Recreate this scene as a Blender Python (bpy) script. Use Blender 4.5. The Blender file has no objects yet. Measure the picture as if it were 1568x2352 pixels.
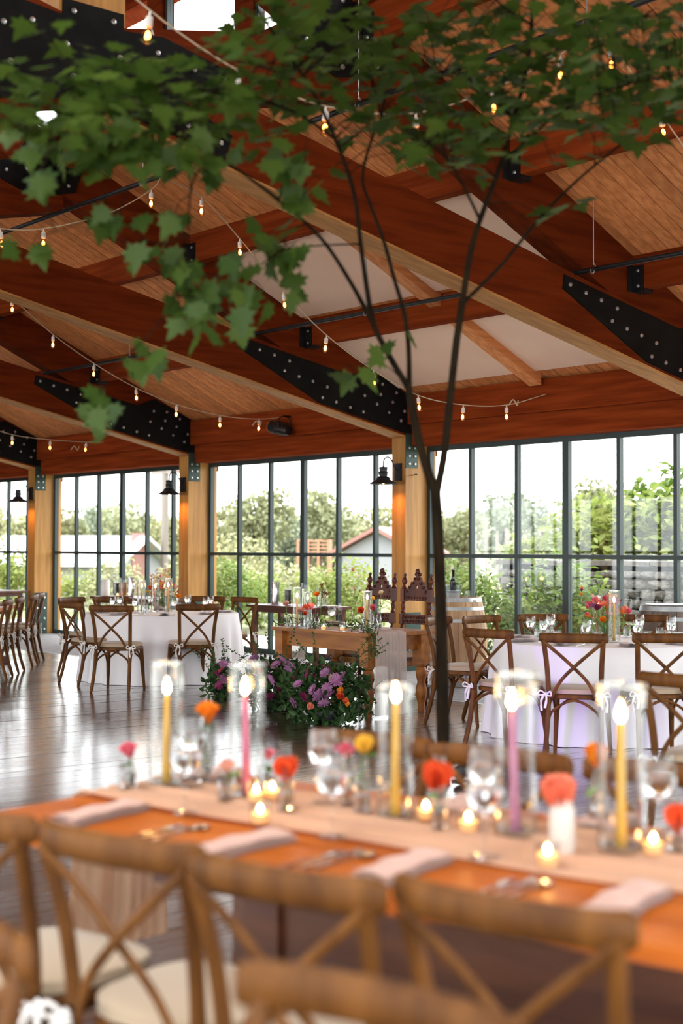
import bpy, math, random
import numpy as np
from mathutils import Vector, Matrix
R = math.radians
PI = math.pi
rnd = random.Random(7)
nrs = np.random.RandomState(5)
scene = bpy.context.scene
col = scene.collection

# ------------------------------------------------------------------ camera
CAMH = 1.52
cam_data = bpy.data.cameras.new('camera')
cam_data.sensor_fit = 'VERTICAL'
cam_data.sensor_height = 36.0
cam_data.sensor_width = 24.0
cam_data.lens = 50.0
cam_data.clip_start = 0.05
cam_data.clip_end = 600
cam_data.dof.use_dof = True
cam_data.dof.focus_distance = 13.0
cam_data.dof.aperture_fstop = 1.8
camera = bpy.data.objects.new('camera', cam_data)
col.objects.link(camera)
CM = Matrix.Rotation(R(49.87), 3, 'Z') @ Matrix.Rotation(R(91.45), 3, 'X') @ Matrix.Rotation(R(.15), 3, 'Z')
camera.matrix_world = Matrix.Translation((0, 0, CAMH)) @ CM.to_4x4()
scene.camera = camera

# ------------------------------------------------------------------ sky and exposure
world = bpy.data.worlds.new('overcast_sky')
scene.world = world
world.use_nodes = True
wn = world.node_tree
wn.nodes['Background'].inputs[0].default_value = (0.95, 0.975, 1.0, 1)
wn.nodes['Background'].inputs[1].default_value = 1.0
scene.view_settings.view_transform = 'Standard'
scene.view_settings.look = 'None'
scene.view_settings.gamma = 1.0
scene.view_settings.use_curve_mapping = False
scene.view_settings.exposure = 3.0
scene.cycles.max_bounces = 7
scene.cycles.diffuse_bounces = 4
scene.cycles.glossy_bounces = 3
scene.cycles.transmission_bounces = 6
scene.cycles.transparent_max_bounces = 28
scene.cycles.caustics_reflective = False
scene.cycles.caustics_refractive = False
scene.cycles.sample_clamp_indirect = 6.0

def portal(name, loc, sx, sz, face):
    l = bpy.data.lights.new(name, 'AREA')
    l.shape = 'RECTANGLE'; l.size = sx; l.size_y = sz
    l.cycles.is_portal = True
    o = bpy.data.objects.new(name, l); col.objects.link(o)
    o.location = loc
    o.rotation_euler = (R(-90), 0, 0) if face == 'south' else (R(90), 0, 0)
    return o
# daylight enters through both glazed long sides
portal('daylight_portal', (-14.5, 12.62, 1.45), 29, 2.7, 'south')
portal('daylight_portal', (-14.5, -3.1, 1.45), 29, 2.7, 'north')
pe = portal('daylight_portal', (1.75, 4.75, 1.45), 14.5, 2.7, 'north'); pe.rotation_euler = (R(90), 0, R(90))  # portal at the added end glazing
ps = portal('daylight_portal', (-3.0, 0, 4.6), 5.0, 3.6, 'north'); ps.rotation_euler = (R(23), 0, 0)  # portal above the added roof opening

# ------------------------------------------------------------------ helpers
def ray(px, py):
    return CM @ Vector(((px - 784) / 3266.7, -(py - 1176) / 3266.7, -1.0))
def at_d(px, py, d):            # world point at depth d from the camera
    return Vector((0, 0, CAMH)) + ray(px, py) * d
def at_z(px, py, z):            # world point at a known height
    r = ray(px, py)
    return Vector((0, 0, CAMH)) + r * ((z - CAMH) / r.z)

def link(o, parent=None):
    col.objects.link(o)
    if parent is not None:
        o.parent = parent
    return o
def tag(o, label, cat, group=None, kind=None):
    o['label'] = label; o['category'] = cat
    if group: o['group'] = group
    if kind: o['kind'] = kind
    return o
def thing(name, label, cat, loc=(0, 0, 0), rz=0.0, group=None):
    o = bpy.data.objects.new(name, None)
    o.empty_display_size = .05
    o.location = loc; o.rotation_euler = (0, 0, rz)
    link(o)
    return tag(o, label, cat, group)
def struct(o):
    o['kind'] = 'structure'
    return o
def copy_tree(src, loc, rz, label=None, group=None, scale=None):
    def cp(s, p):
        c = s.copy(); col.objects.link(c)
        if p is not None: c.parent = p
        for ch in list(s.children): cp(ch, c)
        return c
    r = cp(src, None)
    r.location = loc; r.rotation_euler = (0, 0, rz)
    if scale: r.scale = (scale,) * 3
    if label: r['label'] = label
    if group: r['group'] = group
    return r

class MB:
    def __init__(s): s.v = []; s.f = []
    def add(s, v, f):
        b = len(s.v)
        s.v.extend([tuple(p) for p in v]); s.f.extend([tuple(b + i for i in q) for q in f])
        return s
    def box(s, c, d, rz=0.0, m=None):
        x, y, z = d[0] / 2, d[1] / 2, d[2] / 2
        pts = [Vector((a * x, b * y, e * z)) for e in (-1, 1) for b in (-1, 1) for a in (-1, 1)]
        if m is not None: pts = [m @ p for p in pts]
        if rz:
            rm = Matrix.Rotation(rz, 3, 'Z'); pts = [rm @ p for p in pts]
        c = Vector(c)
        return s.add([p + c for p in pts], [(0, 2, 3, 1), (4, 5, 7, 6), (0, 1, 5, 4), (2, 6, 7, 3), (0, 4, 6, 2), (1, 3, 7, 5)])
    def bbox(s, x0, x1, y0, y1, z0, z1):
        return s.box(((x0 + x1) / 2, (y0 + y1) / 2, (z0 + z1) / 2), (x1 - x0, y1 - y0, z1 - z0))
    def lathe(s, prof, n=16, c=(0, 0, 0), m=None, cap=True):
        b = []
        for r, z in prof:
            for k in range(n):
                a = 2 * PI * k / n
                b.append(Vector((r * math.cos(a), r * math.sin(a), z)))
        f = []
        for i in range(len(prof) - 1):
            for k in range(n):
                k2 = (k + 1) % n
                f.append((i * n + k, i * n + k2, (i + 1) * n + k2, (i + 1) * n + k))
        if cap:
            if prof[0][0] > 1e-5: f.append(tuple(reversed(range(n))))
            if prof[-1][0] > 1e-5: f.append(tuple(range((len(prof) - 1) * n, len(prof) * n)))
        if m is not None: b = [m @ p for p in b]
        c = Vector(c)
        return s.add([p + c for p in b], f)
    def tube(s, pts, rad, n=8, flat=1.0, up=(0, 0, 1), cap=True):
        pts = [Vector(p) for p in pts]
        k = len(pts)
        if not isinstance(rad, (list, tuple)): rad = [rad] * k
        up = Vector(up); vs = []
        last = None
        for i, p in enumerate(pts):
            t = (pts[min(i + 1, k - 1)] - pts[max(i - 1, 0)]).normalized()
            side = t.cross(up)
            if side.length < 1e-3: side = last if last is not None else t.orthogonal()
            side.normalize(); last = side
            w = side.cross(t).normalized()
            for j in range(n):
                a = 2 * PI * j / n
                vs.append(p + side * (rad[i] * math.cos(a)) + w * (rad[i] * flat * math.sin(a)))
        f = []
        for i in range(k - 1):
            for j in range(n):
                j2 = (j + 1) % n
                f.append((i * n + j, i * n + j2, (i + 1) * n + j2, (i + 1) * n + j))
        if cap:
            f.append(tuple(reversed(range(n)))); f.append(tuple(range((k - 1) * n, k * n)))
        return s.add(vs, f)
    def prism(s, poly, a, b, axis):
        """extrude a polygon between a and b along an axis; poly gives the two other coordinates in order"""
        def mk(p, t):
            if axis == 'X': return (t, p[0], p[1])
            if axis == 'Y': return (p[0], t, p[1])
            return (p[0], p[1], t)
        n = len(poly)
        vs = [mk(p, a) for p in poly] + [mk(p, b) for p in poly]
        f = [tuple(range(n)), tuple(range(2 * n - 1, n - 1, -1))]
        for i in range(n):
            j = (i + 1) % n
            f.append((i, i + n, j + n, j))
        return s.add(vs, f)
    def sphere(s, c, r, n=10, m=6, sc=(1, 1, 1)):
        prof = [(max(1e-6, math.sin(PI * i / m)), -math.cos(PI * i / m)) for i in range(m + 1)]
        M3 = Matrix.Diagonal((r * sc[0], r * sc[1], r * sc[2]))
        return s.lathe(prof, n, c, M3, cap=False)
    def grid(s, fn, nu, nv, closed=False):
        vs = [fn(i / (nu - 1 if not closed else nu), j / (nv - 1)) for i in range(nu) for j in range(nv)]
        f = []
        for i in range(nu if closed else nu - 1):
            i2 = (i + 1) % nu
            for j in range(nv - 1):
                f.append((i * nv + j, i2 * nv + j, i2 * nv + j + 1, i * nv + j + 1))
        return s.add(vs, f)
    def mesh(s, name, mat, smooth=True, ang=38):
        me = bpy.data.meshes.new(name)
        me.from_pydata(s.v, [], s.f)
        me.update()
        if smooth:
            me.shade_smooth(); me.set_sharp_from_angle(angle=R(ang))
        if mat is not None: me.materials.append(mat)
        return me
    def build(s, name, mat, parent=None, smooth=True, ang=38, recalc=False):
        me = s.mesh(name, mat, smooth, ang)
        return link(bpy.data.objects.new(name, me), parent)

def obj(name, me, parent=None, loc=(0, 0, 0), rot=(0, 0, 0), sc=1.0):
    o = bpy.data.objects.new(name, me)
    o.location = loc; o.rotation_euler = rot
    o.scale = (sc,) * 3 if not isinstance(sc, (tuple, list)) else sc
    return link(o, parent)

def spline(ctrl, n=8):
    """Catmull-Rom through control points"""
    c = [Vector(p) for p in ctrl]
    c = [c[0] * 2 - c[1]] + c + [c[-1] * 2 - c[-2]]
    out = []
    for i in range(1, len(c) - 2):
        for k in range(n):
            t = k / n
            a, b, d, e = c[i - 1], c[i], c[i + 1], c[i + 2]
            out.append(.5 * ((2 * b) + (d - a) * t + (2 * a - 5 * b + 4 * d - e) * t * t + (3 * b - a - 3 * d + e) * t ** 3))
    out.append(c[-2])
    return out
def lerp(a, b, t): return a + (b - a) * t

def cloud_mesh(name, mat, bv, bf, locs, rots, scs):
    """many copies of one small leaf as one mesh"""
    bv = np.array(bv, float)
    n = len(locs)
    V = np.einsum('nij,kj->nki', rots, bv) * np.array(scs)[:, None, None] + np.array(locs)[:, None, :]
    k = len(bv)
    F = []
    for i in range(n):
        F.extend([tuple(i * k + q for q in f) for f in bf])
    me = bpy.data.meshes.new(name)
    me.from_pydata(V.reshape(-1, 3).tolist(), [], F)
    me.update()
    if mat: me.materials.append(mat)
    return me
def rand_rots(n, tilt=None):
    """random orientations; with tilt the leaf normal stays within that angle of up"""
    out = np.empty((n, 3, 3))
    for i in range(n):
        a = nrs.uniform(0, 2 * PI)
        t = math.acos(nrs.uniform(-1, 1)) if tilt is None else abs(nrs.normal(0, tilt))
        b = nrs.uniform(0, 2 * PI)
        m = Matrix.Rotation(b, 3, 'Z') @ Matrix.Rotation(t, 3, 'X') @ Matrix.Rotation(a, 3, 'Z')
        out[i] = np.array(m)
    return out
LEAF_V = [(0, 0, 0), (.22, .35, .05), (.2, .7, .03), (0, 1, -.05), (-.2, .7, .03), (-.22, .35, .05), (0, .5, -.02)]
LEAF_F = [(0, 1, 6), (1, 2, 6), (2, 3, 6), (3, 4, 6), (4, 5, 6), (5, 0, 6)]
QLEAF_V = [(0, 0, 0), (.3, .5, .08), (0, 1, 0), (-.3, .5, .08)]
QLEAF_F = [(0, 1, 2, 3)]
def blob_points(n, c, r, shell=.55):
    p = nrs.normal(size=(n, 3)); p /= np.linalg.norm(p, axis=1)[:, None]
    rad = shell + (1 - shell) * nrs.uniform(size=(n, 1)) ** .6
    return p * rad * np.array(r) + np.array(c)

# ------------------------------------------------------------------ materials
def mat(name, color, rough=.5, metal=0.0, spec=.5, coat=0.0, emit=None, estr=0.0, trans=0.0, ior=1.45, sheen=0.0):
    m = bpy.data.materials.new(name); m.use_nodes = True
    b = m.node_tree.nodes['Principled BSDF']
    b.inputs['Base Color'].default_value = (*color, 1)
    b.inputs['Roughness'].default_value = rough
    b.inputs['Metallic'].default_value = metal
    b.inputs['Specular IOR Level'].default_value = spec
    b.inputs['Coat Weight'].default_value = coat
    b.inputs['IOR'].default_value = ior
    b.inputs['Transmission Weight'].default_value = trans
    b.inputs['Sheen Weight'].default_value = sheen
    if emit:
        b.inputs['Emission Color'].default_value = (*emit, 1)
        b.inputs['Emission Strength'].default_value = estr
    return m
def nodes(m): return m.node_tree.nodes, m.node_tree.links, m.node_tree.nodes['Principled BSDF']
def noise_color(m, c1, c2, scale=(4, 4, 4), detail=5, coords='Object', bump=0.0, lo=.35, hi=.65, island=0.0, rough=None):
    """two-tone procedural colour with optional per-piece variation and fine relief"""
    N, L, b = nodes(m)
    tc = N.new('ShaderNodeTexCoord'); mp = N.new('ShaderNodeMapping')
    mp.inputs['Scale'].default_value = scale
    L.new(tc.outputs[coords], mp.inputs['Vector'])
    vec = mp.outputs[0]
    oi = None
    if island:
        oi = N.new('ShaderNodeObjectInfo')
        ad = N.new('ShaderNodeVectorMath'); ad.operation = 'ADD'
        ml = N.new('ShaderNodeMath'); ml.operation = 'MULTIPLY'; ml.inputs[1].default_value = 37.0
        L.new(oi.outputs['Random'], ml.inputs[0]); L.new(vec, ad.inputs[0]); L.new(ml.outputs[0], ad.inputs[1])
        vec = ad.outputs[0]
    nz = N.new('ShaderNodeTexNoise'); nz.inputs['Scale'].default_value = 1.0
    nz.inputs['Detail'].default_value = detail
    L.new(vec, nz.inputs['Vector'])
    rp = N.new('ShaderNodeValToRGB')
    rp.color_ramp.elements[0].position = lo; rp.color_ramp.elements[0].color = (*c1, 1)
    rp.color_ramp.elements[1].position = hi; rp.color_ramp.elements[1].color = (*c2, 1)
    L.new(nz.outputs['Fac'], rp.inputs[0])
    out = rp.outputs[0]
    if island:
        mr = N.new('ShaderNodeMapRange'); mr.inputs['To Min'].default_value = 1 - island; mr.inputs['To Max'].default_value = 1 + island
        L.new(oi.outputs['Random'], mr.inputs['Value'])
        mx = N.new('ShaderNodeVectorMath'); mx.operation = 'SCALE'
        L.new(out, mx.inputs[0]); L.new(mr.outputs[0], mx.inputs['Scale'])
        out = mx.outputs[0]
    L.new(out, b.inputs['Base Color'])
    if bump:
        bp = N.new('ShaderNodeBump'); bp.inputs['Strength'].default_value = bump; bp.inputs['Distance'].default_value = .01
        L.new(nz.outputs['Fac'], bp.inputs['Height']); L.new(bp.outputs[0], b.inputs['Normal'])
    if rough:
        mr = N.new('ShaderNodeMapRange'); mr.inputs['To Min'].default_value = rough[0]; mr.inputs['To Max'].default_value = rough[1]
        L.new(nz.outputs['Fac'], mr.inputs['Value']); L.new(mr.outputs[0], b.inputs['Roughness'])
    return m
def leafy(name, c1, c2, trans=.45, rough=.55):
    """leaf: diffuse and translucent, colour varies from leaf to leaf"""
    m = bpy.data.materials.new(name); m.use_nodes = True
    N, L = m.node_tree.nodes, m.node_tree.links
    b = N['Principled BSDF']; out = N['Material Output']
    g = N.new('ShaderNodeNewGeometry'); oi = N.new('ShaderNodeObjectInfo')
    ad = N.new('ShaderNodeMath'); ad.operation = 'ADD'
    fr = N.new('ShaderNodeMath'); fr.operation = 'FRACT'
    L.new(g.outputs['Random Per Island'], ad.inputs[0]); L.new(oi.outputs['Random'], ad.inputs[1]); L.new(ad.outputs[0], fr.inputs[0])
    rp = N.new('ShaderNodeValToRGB')
    rp.color_ramp.elements[0].color = (*c1, 1); rp.color_ramp.elements[1].color = (*c2, 1)
    L.new(fr.outputs[0], rp.inputs[0]); L.new(rp.outputs[0], b.inputs['Base Color'])
    b.inputs['Roughness'].default_value = rough; b.inputs['Specular IOR Level'].default_value = .3
    t = N.new('ShaderNodeBsdfTranslucent'); L.new(rp.outputs[0], t.inputs[0])
    mx = N.new('ShaderNodeMixShader'); mx.inputs[0].default_value = trans
    L.new(b.outputs[0], mx.inputs[1]); L.new(t.outputs[0], mx.inputs[2]); L.new(mx.outputs[0], out.inputs[0])
    return m
def thin_glass(name, tint=(.97, .985, .98), refl=1.0, rough=.0, power=5.0, edge=None):
    m = bpy.data.materials.new(name); m.use_nodes = True
    N, L = m.node_tree.nodes, m.node_tree.links
    for n in list(N):
        if n.type != 'OUTPUT_MATERIAL': N.remove(n)
    out = N['Material Output']
    t = N.new('ShaderNodeBsdfTransparent'); t.inputs[0].default_value = (*tint, 1)
    g = N.new('ShaderNodeBsdfGlossy'); g.inputs['Roughness'].default_value = rough
    lw = N.new('ShaderNodeLayerWeight'); lw.inputs['Blend'].default_value = .5
    pw = N.new('ShaderNodeMath'); pw.operation = 'POWER'; pw.inputs[1].default_value = power
    L.new(lw.outputs['Facing'], pw.inputs[0])
    ml = N.new('ShaderNodeMath'); ml.operation = 'MULTIPLY_ADD'; ml.inputs[1].default_value = .9 * min(1.0, refl) if edge is None else edge; ml.inputs[2].default_value = .035 * refl; ml.use_clamp = True
    L.new(pw.outputs[0], ml.inputs[0])
    mx = N.new('ShaderNodeMixShader')
    L.new(ml.outputs[0], mx.inputs[0]); L.new(t.outputs[0], mx.inputs[1]); L.new(g.outputs[0], mx.inputs[2]); L.new(mx.outputs[0], out.inputs[0])
    return m
def gauze(name, color, through):
    m = mat(name, color, .9, sheen=.2)
    N, L, b = nodes(m); out = N['Material Output']
    t = N.new('ShaderNodeBsdfTransparent'); mx = N.new('ShaderNodeMixShader'); mx.inputs[0].default_value = through
    tl = N.new('ShaderNodeBsdfTranslucent'); tl.inputs[0].default_value = (*color, 1)
    m2 = N.new('ShaderNodeMixShader'); m2.inputs[0].default_value = .4
    L.new(b.outputs[0], m2.inputs[1]); L.new(tl.outputs[0], m2.inputs[2])
    L.new(m2.outputs[0], mx.inputs[1]); L.new(t.outputs[0], mx.inputs[2]); L.new(mx.outputs[0], out.inputs[0])
    return m

M = {}
M['beam'] = noise_color(mat('glulam_timber', (.4, .15, .06), .8, spec=.05), (.088, .0125, .0025), (.15, .023, .0045), (3, 3, 30), 6, bump=.15, island=.12)
M['beam_y'] = noise_color(mat('glulam_timber_sloped', (.4, .15, .06), .8, spec=.05), (.088, .0125, .0025), (.15, .023, .0045), (14, 1.2, 14), 6, bump=.15, island=.1)
M['beam_x'] = noise_color(mat('glulam_timber_level', (.4, .15, .06), .8, spec=.05), (.15, .022, .0045), (.25, .044, .009), (1.0, 14, 16), 6, bump=.15, island=.12)
M['post'] = noise_color(mat('fir_post_timber', (.5, .26, .1), .5), (.36, .16, .032), (.5, .245, .055), (16, 16, 1.2), 6, bump=.12, island=.08)
M['underside_lit'] = noise_color(mat('timber_lit_underside', (.5, .26, .1), .6, spec=.2), (.34, .15, .045), (.48, .23, .075), (16, 1.2, 16), 6, bump=.12, island=.08)  # paler tone paints window light onto the chord undersides
M['ceil'] = noise_color(mat('pine_ceiling_board', (.6, .3, .15), .6, spec=.25), (.54, .185, .058), (.74, .30, .11), (22, 1.1, 22), 6, bump=.1, island=.16)
M['panel'] = noise_color(mat('white_ceiling_panel', (.85, .74, .66), .8), (.84, .58, .43), (.87, .62, .47), (2, 2, 2), 2)
M['floor'] = noise_color(mat('dark_oak_floorboard', (.1, .06, .045), .3, spec=.8, coat=1.0), (.035, .018, .012), (.085, .046, .03), (30, 1.3, 30), 6, bump=.03, island=.3, rough=(.22, .34))
fb = M['floor'].node_tree.nodes['Principled BSDF']; fb.inputs['Coat Roughness'].default_value = .17; fb.inputs['Coat IOR'].default_value = 1.7
M['concrete'] = noise_color(mat('grey_concrete', (.25, .25, .26), .7), (.19, .19, .2), (.3, .3, .31), (9, 9, 9), 6, bump=.1)
M['subfloor'] = mat('subfloor_dark', (.03, .02, .015), .8)
M['steel'] = noise_color(mat('black_steel_plate', (.006, .006, .0065), .6, 0.0, spec=.12), (.004, .0038, .0036), (.008, .008, .008), (5, 5, 5), 3)
M['green_steel'] = mat('dark_green_steel', (.03, .055, .045), .45, .3)
M['bolt'] = mat('galvanised_bolt', (.55, .56, .55), .35, .9)
M['frame'] = mat('dark_green_window_frame', (.022, .04, .038), .4)
M['glass'] = thin_glass('window_glass', (.985, .995, .99), .9)
M['chair'] = noise_color(mat('walnut_stained_chair_wood', (.2, .09, .04), .5, spec=.2), (.075, .026, .005), (.155, .058, .011), (18, 18, 3), 5, bump=.05, island=.1)
M['cushion'] = mat('cream_seat_cushion', (.44, .33, .22), .9, sheen=.2)
M['tie'] = mat('white_cotton_tie', (.8, .76, .72), .9)
M['cloth'] = mat('white_tablecloth', (.86, .84, .86), .8, sheen=.15)
M['napkin'] = mat('blush_linen_napkin', (.5, .29, .225), .9, sheen=.2)
M['wnapkin'] = mat('pale_linen_napkin', (.82, .76, .76), .9)
M['runner'] = gauze('peach_gauze_runner', (.74, .45, .28), .06)
M['gauze'] = gauze('cream_gauze', (.86, .75, .68), .22)
M['table'] = noise_color(mat('honey_farm_table_wood', (.4, .15, .05), .4, spec=.15), (.33, .075, .010), (.48, .125, .016), (1.5, 16, 16), 6, bump=.06, island=.12)
M['table_dark'] = noise_color(mat('dark_farm_table_wood', (.12, .04, .018), .45), (.07, .02, .009), (.15, .05, .02), (1.5, 14, 14), 5)
M['pine'] = noise_color(mat('antique_pine_table_wood', (.5, .22, .06), .42, spec=.35), (.24, .075, .014), (.40, .15, .03), (2, 14, 14), 6, bump=.05, island=.1)
M['carved'] = noise_color(mat('carved_mahogany', (.12, .03, .015), .4, spec=.35), (.05, .011, .006), (.11, .028, .012), (12, 12, 4), 4, bump=.1)
M['oak'] = noise_color(mat('oak_barrel_stave', (.45, .28, .15), .6), (.33, .19, .095), (.52, .33, .18), (18, 18, 1.5), 6, bump=.15, island=.2)
M['oak_dark'] = noise_color(mat('weathered_grey_stave', (.12, .09, .075), .65), (.08, .06, .05), (.17, .13, .105), (18, 18, 1.5), 6, bump=.15, island=.2)
M['hoop'] = noise_color(mat('galvanised_hoop', (.42, .45, .46), .45, .55), (.33, .36, .37), (.5, .53, .54), (8, 8, 3), 4)
M['black'] = mat('black_metal', (.008, .008, .009), .45, .2)
M['bottle'] = mat('dark_bottle_glass', (.01, .02, .012), .1)
M['chrome'] = mat('polished_steel', (.75, .76, .77), .12, 1.0)
M['silver'] = mat('silver_cutlery', (.8, .79, .77), .16, 1.0)
M['goblet'] = thin_glass('drinking_glass', (.96, .965, .965), .8, power=2.6, edge=.7)
M['vase'] = thin_glass('vase_glass', (.94, .945, .94), .5, power=1.9, edge=.75)
M['rim'] = thin_glass('vase_glass_rim', (.85, .86, .86), 8.0, power=1.0, edge=.6)
M['milk'] = mat('white_ribbed_glass', (.5, .46, .43), .25)
M['water'] = mat('water', (.97, .98, 1.0), .02, trans=1.0, ior=1.33)
M['coffee'] = mat('black_coffee', (.012, .006, .004), .15)
M['amber'] = mat('amber_drink', (.35, .12, .03), .2)
M['white'] = mat('white_ceramic', (.85, .84, .82), .3)
M['cy'] = mat('yellow_candle_wax', (.6, .34, .045), .5)
M['co'] = mat('peach_candle_wax', (.66, .3, .1), .5)
M['cp'] = mat('pink_candle_wax', (.52, .12, .2), .5)
M['cv'] = mat('mauve_candle_wax', (.44, .17, .28), .5)
M['wick'] = mat('candle_wick', (.02, .015, .01), .9)
M['flame'] = mat('candle_flame', (1, .6, .2), .5, emit=(1.0, .55, .18), estr=16)
M['votive_wax'] = mat('glowing_votive_wax', (.8, .5, .25), .5, emit=(1.0, .36, .07), estr=.09)
M['bulb_on'] = mat('bulb_filament', (1, .6, .2), .5, emit=(1.0, .42, .10), estr=2.6)
M['bulb_glass'] = thin_glass('amber_bulb_glass', (1.0, .72, .45), 1.2)
M['socket'] = mat('white_bulb_socket', (.75, .7, .64), .5)
M['cord'] = mat('cream_light_cord', (.5, .39, .27), .6)
M['lampmetal'] = mat('sconce_black_metal', (.02, .022, .028), .4, .4)
M['lampin'] = mat('sconce_white_inside', (.8, .78, .72), .5)
M['bark'] = noise_color(mat('grey_brown_bark', (.09, .06, .045), .85, spec=.1), (.007, .004, .0018), (.016, .0095, .004), (20, 20, 8), 5, bump=.3)
M['maple'] = leafy('maple_leaf', (.034, .072, .010), (.078, .128, .018), .45, .5)
M['stem'] = mat('green_stem', (.1, .2, .05), .6)
M['dkleaf'] = leafy('dark_green_leaf', (.02, .055, .015), (.06, .13, .035), .25)
M['ltleaf'] = leafy('fresh_green_leaf', (.10, .2, .05), (.22, .34, .09), .35)
M['burg'] = leafy('burgundy_leaf', (.09, .02, .03), (.16, .05, .05), .3)
M['shrub'] = leafy('garden_shrub_leaf', (0.072, 0.132, 0.022), (0.187, 0.253, 0.055), .35)
M['shrub2'] = leafy('lime_shrub_leaf', (0.143, 0.198, 0.033), (0.286, 0.319, 0.088), .4)
M['fern'] = leafy('fern_frond', (0.165, 0.231, 0.066), (0.275, 0.319, 0.110), .4)
M['russet'] = leafy('russet_leaf', (0.187, 0.050, 0.028), (0.220, 0.165, 0.055), .35)
M['tree1'] = leafy('far_tree_leaf', (.185, .20, .10), (.28, .285, .155), .2)  # haze is put into these lightened far foliage colours
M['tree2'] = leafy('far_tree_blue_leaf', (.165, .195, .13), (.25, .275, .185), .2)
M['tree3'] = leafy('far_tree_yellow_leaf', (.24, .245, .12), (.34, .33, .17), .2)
M['grass'] = noise_color(mat('lawn', (.3, .35, .12), .9), (.105, .115, .045), (.15, .155, .065), (.6, .6, .6), 6)
M['bounce_ground'] = noise_color(mat('pale_bounce_ground', (.45, .44, .42), .8), (.68, .66, .62), (.78, .76, .71), (3, 3, 3), 5)  # kept pale to bounce daylight onto the ceiling
M['stone'] = noise_color(mat('dry_wall_stone', (.1, .09, .08), .85), (.045, .041, .037), (.125, .11, .095), (7, 7, 7), 6, bump=.4, island=.35)
M['stonecore'] = mat('wall_shadow_core', (.02, .018, .016), .9)
M['barnwall'] = mat('pale_grey_siding', (.26, .265, .28), .7)
M['barnroof'] = mat('white_metal_roof', (0.637, 0.652, 0.675), .4)
M['redroof'] = mat('red_painted_roof', (.26, .12, .1), .6)
M['orange'] = mat('orange_crate_plastic', (.34, .17, .1), .6)
M['pole'] = mat('weathered_pole', (0.176, 0.149, 0.127), .8)
M['hill'] = noise_color(mat('far_hill_green', (.12, .15, .08), .95), (.15, .17, .10), (.21, .22, .14), (.35, .35, .35), 6)

# ================================================================== ROOM SHELL
YC = 4.75                      # ridge line of the hall
YW = 12.4                      # glazing plane of the long window wall
YS = 2 * YC - YW               # the same on the side behind the camera
XT = [round(-3.4 - 4.8 * k, 2) for k in range(6)]   # +X faces of the trusses: -3.4, -8.2, -13.0, -17.8, -22.6, -27.4
X0, X1 = -27.7, 1.4            # ends of the hall
def zroof(y):
    if y < YC: y = 2 * YC - y
    return 3.546 + .4616 * (11.827 - y)
def zbc(y): return 2.94 + .213 * (11.9 - y)      # lower edge of a bottom chord

# floor: dark boards laid across the hall, concrete walk along the windows
fl = MB().bbox(X0, X1, YS, 10.0, -.12, -.022).build('floor', M['subfloor'], smooth=False); struct(fl)
bw = .2
bm_long = MB().bbox(0, bw - .004, 0, 8.2, -.02, 0).mesh('floorboard', M['floor'], False)
bm_short = MB().bbox(0, bw - .004, 0, 4.696, -.02, 0).mesh('floorboard_short', M['floor'], False)
nb = 140
for k in range(nb):
    x = -26.6 + k * bw
    first_long = rnd.random() < .5
    y = YS
    for part in range(2):
        lng = (part == 0) == first_long
        o = obj('floorboard', bm_long if lng else bm_short, fl, (x, y, 0), (0, R(rnd.uniform(-.55, .55)), 0))
        y += 8.204 if lng else 4.7
wk = MB().bbox(X0, X1, 10.0, YW + .2, -.12, -.004).build('floor_walkway', M['concrete'], smooth=False); struct(wk)
MB().bbox(X0, X1, 9.985, 10.03, -.02, .004).build('edge_strip', M['hoop'], wk, smooth=False)

# ceiling: deck plus single tongue and groove boards on the side in view
def deck(name, ya, yb, x0, x1, off):
    v = []
    for x in (x0, x1):
        for y in (ya, yb):
            v += [(x, y, zroof(y) + off), (x, y, zroof(y) + off + .08)]
    f = [(0, 2, 3, 1), (4, 5, 7, 6), (0, 1, 5, 4), (2, 6, 7, 3), (0, 4, 6, 2), (1, 3, 7, 5)]
    return MB().add(v, f).build(name, M['beam_y'] if off else M['ceil'], smooth=False)
YM = 7.08                      # foot of the roof monitor's glazing
ce = deck('ceiling', YM, 13.1, X0, X1, .022); struct(ce)
cs = deck('ceiling_south', YS - .7, 2 * YC - YM, X0, -5.5, .0); struct(cs)
for nm_, a_, b_, c_, d_ in (('ceiling_south_eave', YS - .7, -1.8, -5.5, X1), ('ceiling_south_ridge', 1.8, 2 * YC - YM, -5.5, X1), ('ceiling_south_end', -1.8, 1.8, -.5, X1)):
    struct(deck(nm_, a_, b_, c_, d_, .0))
# unseen roof opening, added to brighten the foreground
rl = bpy.data.objects.new('window_added_rooflight', None); link(rl); struct(rl)
for k in range(5):
    x_ = -5.5 + k * 1.25
    v_ = []
    for x in (x_ - .04, x_ + .04):
        for y in (-1.8, 1.8): v_ += [(x, y, zroof(y) - .04), (x, y, zroof(y) + .1)]
    MB().add(v_, [(0, 2, 3, 1), (4, 5, 7, 6), (0, 1, 5, 4), (2, 6, 7, 3), (0, 4, 6, 2), (1, 3, 7, 5)]).build('glazing_bar', M['beam'], rl, smooth=False)
    if k < 4:
        MB().add([(x_ + .04, -1.8, zroof(-1.8) + .06), (x_ + 1.21, -1.8, zroof(-1.8) + .06), (x_ + 1.21, 1.8, zroof(1.8) + .06), (x_ + .04, 1.8, zroof(1.8) + .06)], [(0, 1, 2, 3)]).build('pane', M['glass'], rl, smooth=False)
cbw = .15
cv = []
for x in (0, cbw - .012):
    for y in (YM, 12.75):
        cv += [(x, y, zroof(y)), (x, y, zroof(y) + .021)]
cb = MB().add(cv, [(0, 2, 3, 1), (4, 5, 7, 6), (0, 1, 5, 4), (2, 6, 7, 3), (0, 4, 6, 2), (1, 3, 7, 5)]).mesh('ceiling_board', M['ceil'], False)
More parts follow.
